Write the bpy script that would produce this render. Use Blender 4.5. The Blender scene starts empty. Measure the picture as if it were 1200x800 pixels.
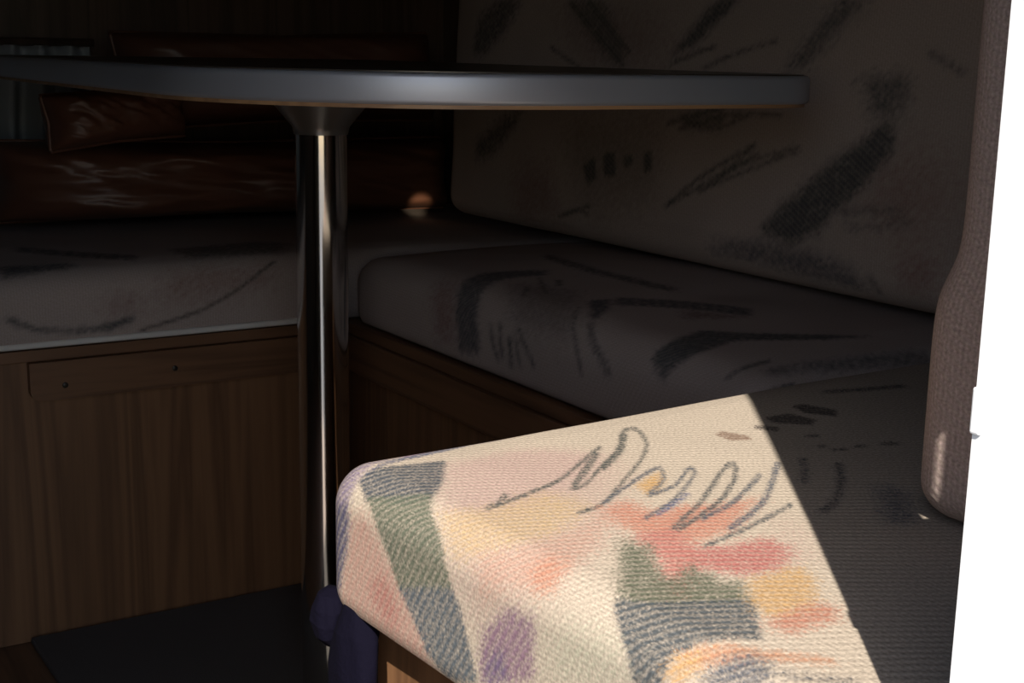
import bpy, bmesh, math, random
import numpy as np
from mathutils import Vector, Matrix
rng = np.random.default_rng(7)
random.seed(7)
S = bpy.context.scene
COL = S.collection

# ------------------------------------------------------------------ helpers
def link(name, me, mat=None, parent=None, smooth=False):
    o = bpy.data.objects.new(name, me)
    COL.objects.link(o)
    if mat is not None:
        me.materials.append(mat)
    if parent is not None:
        o.parent = parent
        if parent.name.startswith('bench_base'):          # bench parts are written in room coordinates
            o.matrix_parent_inverse = Matrix.Translation(-parent.location)
    if smooth:
        for p in me.polygons:
            p.use_smooth = True
    return o

def from_bm(name, bm, mat, parent=None, smooth=False):
    me = bpy.data.meshes.new(name)
    bm.normal_update()
    bm.to_mesh(me); bm.free()
    return link(name, me, mat, parent, smooth)

def thing(name, label, cat, loc=(0, 0, 0), group=None):
    o = bpy.data.objects.new(name, None)
    o.empty_display_size = .05
    COL.objects.link(o)
    o.location = loc
    o['label'] = label; o['category'] = cat
    if group: o['group'] = group
    return o

def tag(o, label, cat, group=None):
    o['label'] = label; o['category'] = cat
    if group: o['group'] = group
    return o

def struct(o):
    o['kind'] = 'structure'
    return o

def add_box(bm, lo, hi, bev=0.0, seg=2, rot=None):
    c = [(a + b) / 2 for a, b in zip(lo, hi)]
    s = [b - a for a, b in zip(lo, hi)]
    m = Matrix.Translation(c)
    if rot is not None: m = m @ rot
    r = bmesh.ops.create_cube(bm, size=1, matrix=m @ Matrix.Diagonal((*s, 1)))
    if bev > 0:
        es = list({e for v in r['verts'] for e in v.link_edges})
        bmesh.ops.bevel(bm, geom=es, offset=bev, segments=seg, affect='EDGES', profile=.5)

def box(name, lo, hi, mat, parent=None, bev=0.003, seg=2):
    bm = bmesh.new()
    add_box(bm, lo, hi, bev, seg)
    return from_bm(name, bm, mat, parent)

def prism(bm, pts, z0, z1, bev=0):
    vs = [bm.verts.new((x, y, z0)) for x, y in pts]
    f = bm.faces.new(vs)
    r = bmesh.ops.extrude_face_region(bm, geom=[f])
    nv = [v for v in r['geom'] if isinstance(v, bmesh.types.BMVert)]
    bmesh.ops.translate(bm, verts=nv, vec=(0, 0, z1 - z0))
    bmesh.ops.recalc_face_normals(bm, faces=bm.faces[:])

def lathe(name, prof, mat, parent=None, n=64, loc=(0, 0, 0)):
    bm = bmesh.new()
    rings = []
    for r, z in prof:
        rings.append([bm.verts.new((loc[0] + r * math.cos(2 * math.pi * k / n),
                                    loc[1] + r * math.sin(2 * math.pi * k / n), loc[2] + z)) for k in range(n)])
    for a, b in zip(rings, rings[1:]):
        for k in range(n):
            bm.faces.new((a[k], a[(k + 1) % n], b[(k + 1) % n], b[k]))
    bm.faces.new(rings[0][::-1]); bm.faces.new(rings[-1])
    bmesh.ops.recalc_face_normals(bm, faces=bm.faces[:])
    o = from_bm(name, bm, mat, parent, True)
    md = o.modifiers.new('edges', 'EDGE_SPLIT'); md.split_angle = math.radians(40)
    return o

def tube(name, pts, rad, mat, parent=None, n=10):
    bm = bmesh.new()
    pts = [Vector(p) for p in pts]
    rings = []
    for i, p in enumerate(pts):
        t = (pts[min(i + 1, len(pts) - 1)] - pts[max(i - 1, 0)]).normalized()
        up = Vector((0, 0, 1)) if abs(t.z) < .9 else Vector((1, 0, 0))
        a = t.cross(up).normalized(); b = t.cross(a)
        rings.append([bm.verts.new(p + rad * (math.cos(2 * math.pi * k / n) * a + math.sin(2 * math.pi * k / n) * b)) for k in range(n)])
    for r1, r2 in zip(rings, rings[1:]):
        for k in range(n):
            bm.faces.new((r1[k], r1[(k + 1) % n], r2[(k + 1) % n], r2[k]))
    bm.faces.new(rings[0][::-1]); bm.faces.new(rings[-1])
    bmesh.ops.recalc_face_normals(bm, faces=bm.faces[:])
    return from_bm(name, bm, mat, parent, True)

# lattice noise for the printed pattern, folds and dents
_tab = rng.random((4, 64, 64))
def noise2(x, y, k=0):
    xi = np.floor(x).astype(int); yi = np.floor(y).astype(int)
    fx = x - xi; fy = y - yi
    fx = fx * fx * (3 - 2 * fx); fy = fy * fy * (3 - 2 * fy)
    t = _tab[k]
    g = lambda a, b: t[a % 64, b % 64]
    return (g(xi, yi) * (1 - fx) + g(xi + 1, yi) * fx) * (1 - fy) + (g(xi, yi + 1) * (1 - fx) + g(xi + 1, yi + 1) * fx) * fy
def fbm(x, y, k=0):
    return (noise2(x, y, k) + .5 * noise2(2 * x + 7, 2 * y + 3, k) + .25 * noise2(4 * x + 1, 4 * y + 9, k)) / 1.75

def rounded_block(size, rad, step, crown=0.0):
    """upholstery block: box [-sx/2,sx/2]x[-sy/2,sy/2]x[0,sz], rounded edges, domed top.
    returns verts, quads and for each vert its cloth coordinate (top face unfolded over the sides, metres)"""
    sx, sy, sz = size
    ax = [np.linspace(-sx / 2, sx / 2, max(2, int(round(sx / step)) + 1)),
          np.linspace(-sy / 2, sy / 2, max(2, int(round(sy / step)) + 1)),
          np.linspace(0, sz, max(2, int(round(sz / step)) + 1))]
    index = {}; V = []; F = []
    n = [len(a) for a in ax]
    def vid(i, j, k):
        key = (i, j, k)
        if key not in index:
            index[key] = len(V); V.append((ax[0][i], ax[1][j], ax[2][k]))
        return index[key]
    for k, flip in ((0, True), (n[2] - 1, False)):
        for i in range(n[0] - 1):
            for j in range(n[1] - 1):
                q = [vid(i, j, k), vid(i + 1, j, k), vid(i + 1, j + 1, k), vid(i, j + 1, k)]
                F.append(q[::-1] if flip else q)
    for i, flip in ((0, True), (n[0] - 1, False)):
        for j in range(n[1] - 1):
            for k in range(n[2] - 1):
                q = [vid(i, j, k), vid(i, j + 1, k), vid(i, j + 1, k + 1), vid(i, j, k + 1)]
                F.append(q[::-1] if flip else q)
    for j, flip in ((0, False), (n[1] - 1, True)):
        for i in range(n[0] - 1):
            for k in range(n[2] - 1):
                q = [vid(i, j, k), vid(i + 1, j, k), vid(i + 1, j, k + 1), vid(i, j, k + 1)]
                F.append(q[::-1] if flip else q)
    B = np.array(V)
    d = sz - B[:, 2]
    s = B[:, 0].copy(); t = B[:, 1].copy()
    left = np.isclose(B[:, 0], -sx / 2); right = np.isclose(B[:, 0], sx / 2)
    fr = np.isclose(B[:, 1], -sy / 2) & ~left & ~right; bk = np.isclose(B[:, 1], sy / 2) & ~left & ~right
    s[left] -= d[left]; s[right] += d[right]; t[fr] -= d[fr]; t[bk] += d[bk]
    lo = np.array([-sx / 2 + rad, -sy / 2 + rad, rad * .6]); hi = np.array([sx / 2 - rad, sy / 2 - rad, sz - rad])
    c = np.clip(B, lo, hi)
    v = B - c
    L = np.linalg.norm(v, axis=1); m = np.abs(v).max(axis=1)
    rr = np.where(B[:, 2] < rad * .6, rad * .6, rad)
    ok = L > 1e-9
    P = B.copy()
    # keep flat-face points, push edge and corner points onto the rounding
    P[ok] = c[ok] + v[ok] / L[ok][:, None] * m[ok][:, None]
    a = np.clip(1 - (2 * P[:, 0] / sx) ** 2, 0, 1); b = np.clip(1 - (2 * P[:, 1] / sy) ** 2, 0, 1)
    P[:, 2] += crown * np.minimum(1, 3 * a) * np.minimum(1, 3 * b) * (a * b) ** .5 * (P[:, 2] / sz)
    return P, F, np.stack([s, t], 1)

def inside(poly, x, y):
    p = np.asarray(poly); r = np.zeros(len(x), bool)
    m = (x >= p[:, 0].min()) & (x <= p[:, 0].max()) & (y >= p[:, 1].min()) & (y <= p[:, 1].max())
    if not m.any(): return r
    X = x[m]; Y = y[m]; c = np.zeros(len(X), bool)
    for (x0, y0), (x1, y1) in zip(p, np.roll(p, -1, 0)):
        if y0 == y1: continue
        c ^= ((Y < y0) != (Y < y1)) & (X < (x1 - x0) * (Y - y0) / (y1 - y0) + x0)
    r[m] = c
    return r

def print_pattern(st, base, shapes, wobble=.0006, taps=4):
    """printed cloth colour at cloth coordinates st (metres): base colour with blobs and brush strokes"""
    N = len(st)
    out = np.zeros((N, 3))
    for _ in range(taps):
        col = np.tile(np.array(base), (N, 1))
        bl = fbm(st[:, 0] * 14 + 3, st[:, 1] * 14 + 5, 1)
        col *= (.94 + .12 * bl)[:, None]
        for colr, soft, poly in shapes:
            w = wobble + soft
            x = st[:, 0] + rng.normal(0, w, N); y = st[:, 1] + rng.normal(0, w, N)
            h = inside(poly, x, y)
            k = .93 if soft < .0045 else .8
            h &= rng.random(N) < k
            col[h] = col[h] * .06 + np.array(colr) * .94
        out += col
    return out / taps

CUSHION_SHAPES = {}
CUSHIONS = {}
def cushion(name, size, rad, step, crown, mat, mw, parent, base, dents=0.0, taps=10):
    P, F, st = rounded_block(size, rad, step, crown)
    if dents:
        P[:, 2] += dents * (fbm(st[:, 0] * 5, st[:, 1] * 5, 2) - .5) * (P[:, 2] / size[2])
    me = bpy.data.meshes.new(name)
    me.from_pydata(P.tolist(), [], F)
    me.transform(mw)
    me.update()
    li = np.empty(len(me.loops), int); me.loops.foreach_get('vertex_index', li)
    uv = me.uv_layers.new(name='cloth'); uv.data.foreach_set('uv', st[li].astype(np.float32).ravel())
    col = print_pattern(st, base, CUSHION_SHAPES.get(parent.name if parent else name, []), taps=taps)
    ca = me.color_attributes.new('print', 'FLOAT_COLOR', 'POINT')
    ca.data.foreach_set('color', np.concatenate([col, np.ones((len(col), 1))], 1).astype(np.float32).ravel())
    o = link(name, me, mat, parent, True)
    CUSHIONS[parent.name if parent else name] = (o, st)
    return o

# ------------------------------------------------------------------ materials
def new_mat(name):
    m = bpy.data.materials.new(name); m.use_nodes = True
    nt = m.node_tree; b = nt.nodes['Principled BSDF']
    return m, nt, b
def N(nt, typ, **kw):
    n = nt.nodes.new(typ)
    for k, v in kw.items(): setattr(n, k, v)
    return n
def ramp(nt, stops):
    r = N(nt, 'ShaderNodeValToRGB'); e = r.color_ramp.elements
    while len(e) < len(stops): e.new(.5)
    for el, (p, c) in zip(e, stops): el.position = p; el.color = (*c, 1)
    return r

def mat_plain(name, col, rough=.5, metal=0, bump=0, scale=200, spec=.5, var=0.0):
    m, nt, b = new_mat(name)
    b.inputs['Base Color'].default_value = (*col, 1); b.inputs['Roughness'].default_value = rough
    b.inputs['Metallic'].default_value = metal; b.inputs['Specular IOR Level'].default_value = spec
    tc = N(nt, 'ShaderNodeTexCoord')
    if bump:
        n = N(nt, 'ShaderNodeTexNoise'); n.inputs['Scale'].default_value = scale; n.inputs['Detail'].default_value = 4
        bp = N(nt, 'ShaderNodeBump'); bp.inputs['Strength'].default_value = bump; bp.inputs['Distance'].default_value = .002
        nt.links.new(tc.outputs['Object'], n.inputs['Vector']); nt.links.new(n.outputs['Fac'], bp.inputs['Height'])
        nt.links.new(bp.outputs['Normal'], b.inputs['Normal'])
    if var:
        n2 = N(nt, 'ShaderNodeTexNoise'); n2.inputs['Scale'].default_value = 9; n2.inputs['Detail'].default_value = 6
        r = ramp(nt, [(.3, tuple(c * (1 - var) for c in col)), (.7, tuple(min(1, c * (1 + var)) for c in col))])
        nt.links.new(tc.outputs['Object'], n2.inputs['Vector']); nt.links.new(n2.outputs['Fac'], r.inputs['Fac'])
        nt.links.new(r.outputs['Color'], b.inputs['Base Color'])
    return m

def mat_wood(name, light, dark, axis='Z', rough=.45, across=26, along=1.3, grain=.75):
    m, nt, b = new_mat(name)
    tc = N(nt, 'ShaderNodeTexCoord'); mp = N(nt, 'ShaderNodeMapping')
    sc = [across] * 3; sc['XYZ'.index(axis)] = along
    mp.inputs['Scale'].default_value = sc
    nt.links.new(tc.outputs['Object'], mp.inputs['Vector'])
    n1 = N(nt, 'ShaderNodeTexNoise'); n1.inputs['Scale'].default_value = .55; n1.inputs['Detail'].default_value = 3; n1.inputs['Distortion'].default_value = 1.2
    nt.links.new(mp.outputs['Vector'], n1.inputs['Vector'])
    mul = N(nt, 'ShaderNodeMath', operation='MULTIPLY'); mul.inputs[1].default_value = 9
    nt.links.new(n1.outputs['Fac'], mul.inputs[0])
    fr = N(nt, 'ShaderNodeMath', operation='PINGPONG'); fr.inputs[1].default_value = 1
    nt.links.new(mul.outputs[0], fr.inputs[0])
    n2 = N(nt, 'ShaderNodeTexNoise'); n2.inputs['Scale'].default_value = 9; n2.inputs['Detail'].default_value = 5
    nt.links.new(mp.outputs['Vector'], n2.inputs['Vector'])
    mx = N(nt, 'ShaderNodeMath', operation='ADD'); 
    h1 = N(nt, 'ShaderNodeMath', operation='MULTIPLY'); h1.inputs[1].default_value = grain
    h2 = N(nt, 'ShaderNodeMath', operation='MULTIPLY'); h2.inputs[1].default_value = 1 - grain * .6
    nt.links.new(fr.outputs[0], h1.inputs[0]); nt.links.new(n2.outputs['Fac'], h2.inputs[0])
    nt.links.new(h1.outputs[0], mx.inputs[0]); nt.links.new(h2.outputs[0], mx.inputs[1])
    r = ramp(nt, [(.25, dark), (.95, light)])
    nt.links.new(mx.outputs[0], r.inputs['Fac']); nt.links.new(r.outputs['Color'], b.inputs['Base Color'])
    b.inputs['Roughness'].default_value = rough
    return m

def mat_cloth(name, rib=.45, fine=.10, speck=.24, bump=.3):
    """printed ribbed upholstery: print colour stored on the mesh; pale ribs show through dark print,
    fine cross threads run the other way (both follow the cloth coordinate)"""
    m, nt, b = new_mat(name)
    at = N(nt, 'ShaderNodeAttribute', attribute_name='print')
    uv = N(nt, 'ShaderNodeUVMap', uv_map='cloth')
    def bands(angle, period, dist):
        mp = N(nt, 'ShaderNodeMapping'); mp.inputs['Rotation'].default_value = (0, 0, math.radians(angle))
        nt.links.new(uv.outputs['UV'], mp.inputs['Vector'])
        w = N(nt, 'ShaderNodeTexWave', wave_type='BANDS', bands_direction='X')
        w.inputs['Scale'].default_value = .3142 / period; w.inputs['Distortion'].default_value = dist; w.inputs['Detail'].default_value = 3
        w.inputs['Detail Scale'].default_value = .5
        nt.links.new(mp.outputs['Vector'], w.inputs['Vector'])
        return w
    w1 = bands(-57.8, .0056, 1.6)
    w2 = bands(0, .0034, .8)
    n1 = N(nt, 'ShaderNodeTexNoise'); n1.inputs['Scale'].default_value = 520; n1.inputs['Detail'].default_value = 2
    nt.links.new(uv.outputs['UV'], n1.inputs['Vector'])
    hi = N(nt, 'ShaderNodeMath', operation='MULTIPLY_ADD'); hi.inputs[1].default_value = .9
    hi.inputs[2].default_value = -.12
    nt.links.new(w1.outputs['Fac'], hi.inputs[0])
    hn = N(nt, 'ShaderNodeMath', operation='MULTIPLY'); nt.links.new(hi.outputs[0], hn.inputs[0]); nt.links.new(n1.outputs['Fac'], hn.inputs[1])
    hs = N(nt, 'ShaderNodeMath', operation='MULTIPLY'); hs.use_clamp = True; hs.inputs[1].default_value = rib * 2
    nt.links.new(hn.outputs[0], hs.inputs[0])
    m0 = N(nt, 'ShaderNodeMix', data_type='RGBA'); m0.inputs[7].default_value = (*[c * .8 for c in CREAM], 1)
    nt.links.new(hs.outputs[0], m0.inputs['Factor']); nt.links.new(at.outputs['Color'], m0.inputs[6])
    f2 = N(nt, 'ShaderNodeMapRange'); f2.inputs['To Min'].default_value = 1 - fine; f2.inputs['To Max'].default_value = 1 + fine * .6
    nt.links.new(w2.outputs['Fac'], f2.inputs['Value'])
    mr = N(nt, 'ShaderNodeMapRange'); mr.inputs['To Min'].default_value = 1 - speck; mr.inputs['To Max'].default_value = 1 + speck
    mr.inputs['From Min'].default_value = .3; mr.inputs['From Max'].default_value = .7
    nt.links.new(n1.outputs['Fac'], mr.inputs['Value'])
    k = N(nt, 'ShaderNodeMath', operation='MULTIPLY'); nt.links.new(f2.outputs['Result'], k.inputs[0]); nt.links.new(mr.outputs['Result'], k.inputs[1])
    m2 = N(nt, 'ShaderNodeMix', data_type='RGBA', blend_type='MULTIPLY'); m2.inputs['Factor'].default_value = 1
    nt.links.new(m0.outputs[2], m2.inputs[6]); nt.links.new(k.outputs[0], m2.inputs[7])
    nt.links.new(m2.outputs[2], b.inputs['Base Color'])
    ad = N(nt, 'ShaderNodeMath', operation='ADD')
    nt.links.new(w1.outputs['Fac'], ad.inputs[0]); nt.links.new(n1.outputs['Fac'], ad.inputs[1])
    bp = N(nt, 'ShaderNodeBump'); bp.inputs['Strength'].default_value = bump; bp.inputs['Distance'].default_value = .0006
    nt.links.new(ad.outputs[0], bp.inputs['Height']); nt.links.new(bp.outputs['Normal'], b.inputs['Normal'])
    b.inputs['Roughness'].default_value = .95; b.inputs['Specular IOR Level'].default_value = .15
    return m

def tone(r, g, b, k=1.62):
    f = lambda c: (c / 255 / 12.92 if c < 11 else ((c / 255 + .055) / 1.055) ** 2.4) / k
    return (f(r), f(g) / .95, f(b) / .86)
CREAM = tone(229, 208, 182)
CREAM_SHADED = tone(222, 200, 184)  # same cream cloth, tone of the shaded cushions put into the colour

M = {
    'oak': mat_wood('oak_veneer', (.26, .132, .064), (.16, .079, .039), 'Z'),
    'oak_x': mat_wood('oak_rail', (.22, .11, .055), (.14, .068, .034), 'X'),
    'oak_y': mat_wood('oak_rail_lengthwise', (.22, .11, .055), (.14, .068, .034), 'Y'),
    'dark_wood': mat_wood('dark_wall_board', (.13, .085, .065), (.07, .05, .04), 'Z'),
    'floor_wood': mat_wood('floor_vinyl', (.22, .12, .065), (.14, .075, .042), 'Y', .6),
    'mat': mat_plain('dark_floor_carpet', (.135, .128, .125), .95, bump=.8, scale=600, spec=.1),
    'chrome': mat_plain('chrome', (.75, .73, .70), .12, 1),
    'alu': mat_plain('brushed_edge_trim', (.55, .58, .66), .45, .6),
    'laminate': mat_plain('table_laminate', (.07, .055, .045), .3),
    'underside': mat_wood('table_underside', (.42, .25, .13), (.3, .17, .09), 'X'),
    'socket': mat_plain('grey_cast_socket', (.36, .35, .34), .3, .8),
    'cloth': mat_cloth('printed_upholstery'),
    'cloth_shaded': mat_cloth('printed_upholstery_shaded', .2, .05, .1, .15),  # copy of the cloth for shaded cushions, weaker contrast put in
    'pillow': mat_plain('brown_satin', (.135, .058, .036), .42, bump=.3, scale=12, var=.12),
    'curtain': mat_plain('grey_curtain', (.34, .37, .40), .9, spec=.1),
    'piping': mat_plain('pale_piping', (.8, .77, .72), .6),
    'white': mat_plain('white_gelcoat', (.86, .88, .91), .35),
    'navy': mat_plain('navy_cloth', (.0032, .0026, .0092), .9, bump=.4, scale=300, spec=.1),
    'dark_board': mat_plain('dark_lining_board', (.07, .055, .042), .8),  # kept dark so the unseen walls bounce little light
    'gravel': mat_plain('grey_asphalt', (.15, .15, .155), .95, bump=.6, scale=60, var=.2),
    'screw': mat_plain('dark_screw', (.05, .045, .04), .4, .7),
    'steel': mat_plain('bright_steel', (.6, .6, .6), .3, 1),
}

# ------------------------------------------------------------------ the caravan shell
YF0, YF1, YB = -1.37, -1.34, .56          # entry wall outside/inside, back wall
XL, XR, ZC = -1.75, .46, 1.95
JX = -.401                                 # right jamb of the doorway
DX = -.88                                # left jamb
HEAD = 1.045                               # lower edge of the unseen upper leaf, added to cut off the sun
struct(box('floor', (XL, YF0, -.04), (XR + .03, YB + .03, 0), M['floor_wood'], bev=0))
struct(box('ceiling', (XL, YF0, ZC), (XR + .03, YB + .03, ZC + .03), M['dark_board'], bev=0))
struct(box('wall_back', (XL, YB, 0), (XR + .03, YB + .03, ZC), M['dark_wood'], bev=0))
struct(box('wall_right', (XR, YF1, 0), (XR + .03, YB, ZC), M['dark_wood'], bev=0))
struct(box('wall_left', (XL - .03, YF0, 0), (XL, YB + .03, ZC), M['dark_board'], bev=0))
bm = bmesh.new()
SX0, SX1, SZ0, SZ1 = -.3400, -.3165, .692, .764        # slot added through the wall, lets a sun strip onto the backrest
add_box(bm, (JX, YF0, -.36), (SX0, YF1, ZC + .03), .0)
add_box(bm, (SX1, YF0, -.36), (XR + .03, YF1, ZC + .03), .0)
add_box(bm, (SX0, YF0, -.36), (SX1, YF1, SZ0), .0)
add_box(bm, (SX0, YF0, SZ1), (SX1, YF1, ZC + .03), .0)
add_box(bm, (XL - .03, YF0, -.36), (DX, YF1, ZC + .03), .0)
add_box(bm, (DX, YF0, 1.75), (JX, YF1, ZC + .03), 0)
add_box(bm, (DX, YF0, -.36), (JX, YF1, -.04), 0)
def line_inside(o):                       # room side gets a dark lining, added to cut bounced sunlight
    o.data.materials.append(M['dark_board'])
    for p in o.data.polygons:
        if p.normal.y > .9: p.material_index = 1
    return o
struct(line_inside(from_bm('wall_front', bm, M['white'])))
d = box('unseen_upper_leaf', (DX + .0005, YF0 + .004, HEAD), (JX - .0005, YF1 - .004, 1.745), M['white'], bev=.006)  # unseen closed leaf, put in to stop the sun at the cushion edge
struct(line_inside(d))
struct(box('trim_1', (JX - .0017, YF1 - .004, .598), (JX + .0003, YF1 + .0003, .614), M['white'], bev=.0008))   # latch keeper on the jamb
g = bpy.data.meshes.new('ground')
g.from_pydata([(-8, -12, -.36), (8, -12, -.36), (8, YF0 + .3, -.36), (-8, YF0 + .3, -.36)], [], [(0, 1, 2, 3)])
struct(link('ground', g, M['gravel']))

# ------------------------------------------------------------------ bench boxes
def screw_head(parent, x, y, z, n):
    q = lathe('screw', [(.0035, 0), (.0035, .001), (.002, .0018)], M['screw'], parent, 16)
    q.matrix_basis = Matrix.Translation((x, y, z)) @ n
toY = Matrix.Rotation(math.radians(90), 4, 'X')       # local z -> -y
toX = Matrix.Rotation(math.radians(-90), 4, 'Y')      # local z -> -x

b1 = thing('bench_base', 'oak veneered bench base below the back seat cushion, along the far wall', 'bench', (0, .012, 0))
box('front_panel', (XL + .002, 0, .001), (XR - .004, .012, .352), M['oak'], b1, .0008)
box('seat_board', (XL + .002, -.006, .352), (XR - .004, YB - .016, .366), M['oak_x'], b1, .001)
bm = bmesh.new()
pts = [(-.413, .3515), (-.413, .318)] + [(-.4 - .013 * math.cos(a), .318 - .013 * math.sin(a)) for a in np.linspace(.2, 1.57, 8)] + [(-.03, .3045), (-.03, .3515)]
vs = [bm.verts.new((x, -.0135, z)) for x, z in pts]
f = bm.faces.new(vs); r = bmesh.ops.extrude_face_region(bm, geom=[f])
bmesh.ops.translate(bm, verts=[v for v in r['geom'] if isinstance(v, bmesh.types.BMVert)], vec=(0, .0132, 0))
bmesh.ops.recalc_face_normals(bm, faces=bm.faces[:])
rail = from_bm('rail', bm, M['oak_x'], b1)
screw_head(rail, -.373, -.0135, .322, toY); screw_head(rail, -.239, -.0135, .328, toY)

b2 = thing('bench_base', 'oak veneered bench base below the side seat cushion, right of the table column', 'bench', (.012, 0, 0))
box('front_panel', (0, -.83, .001), (.012, -.0005, .352), M['oak'], b2, .0008)
box('seat_board', (-.006, -.83, .352), (XR - .016, -.0065, .366), M['oak_y'], b2, .001)
box('rail', (-.0125, -.80, .3045), (-.0003, -.004, .3515), M['oak_y'], b2, .001)

b3 = thing('bench_base', 'oak bench base below the sunlit cushion beside the doorway', 'bench', (0, 0, 0))
box('end_panel', (-.384, -1.335, .001), (-.372, -.862, .352), M['oak'], b3, .0008)
box('front_panel', (-.3715, -.874, .001), (.0, -.862, .352), M['oak'], b3, .0008)
box('seat_board', (-.386, -1.336, .352), (XR - .004, -.852, .366), M['oak_x'], b3, .001)

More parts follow.
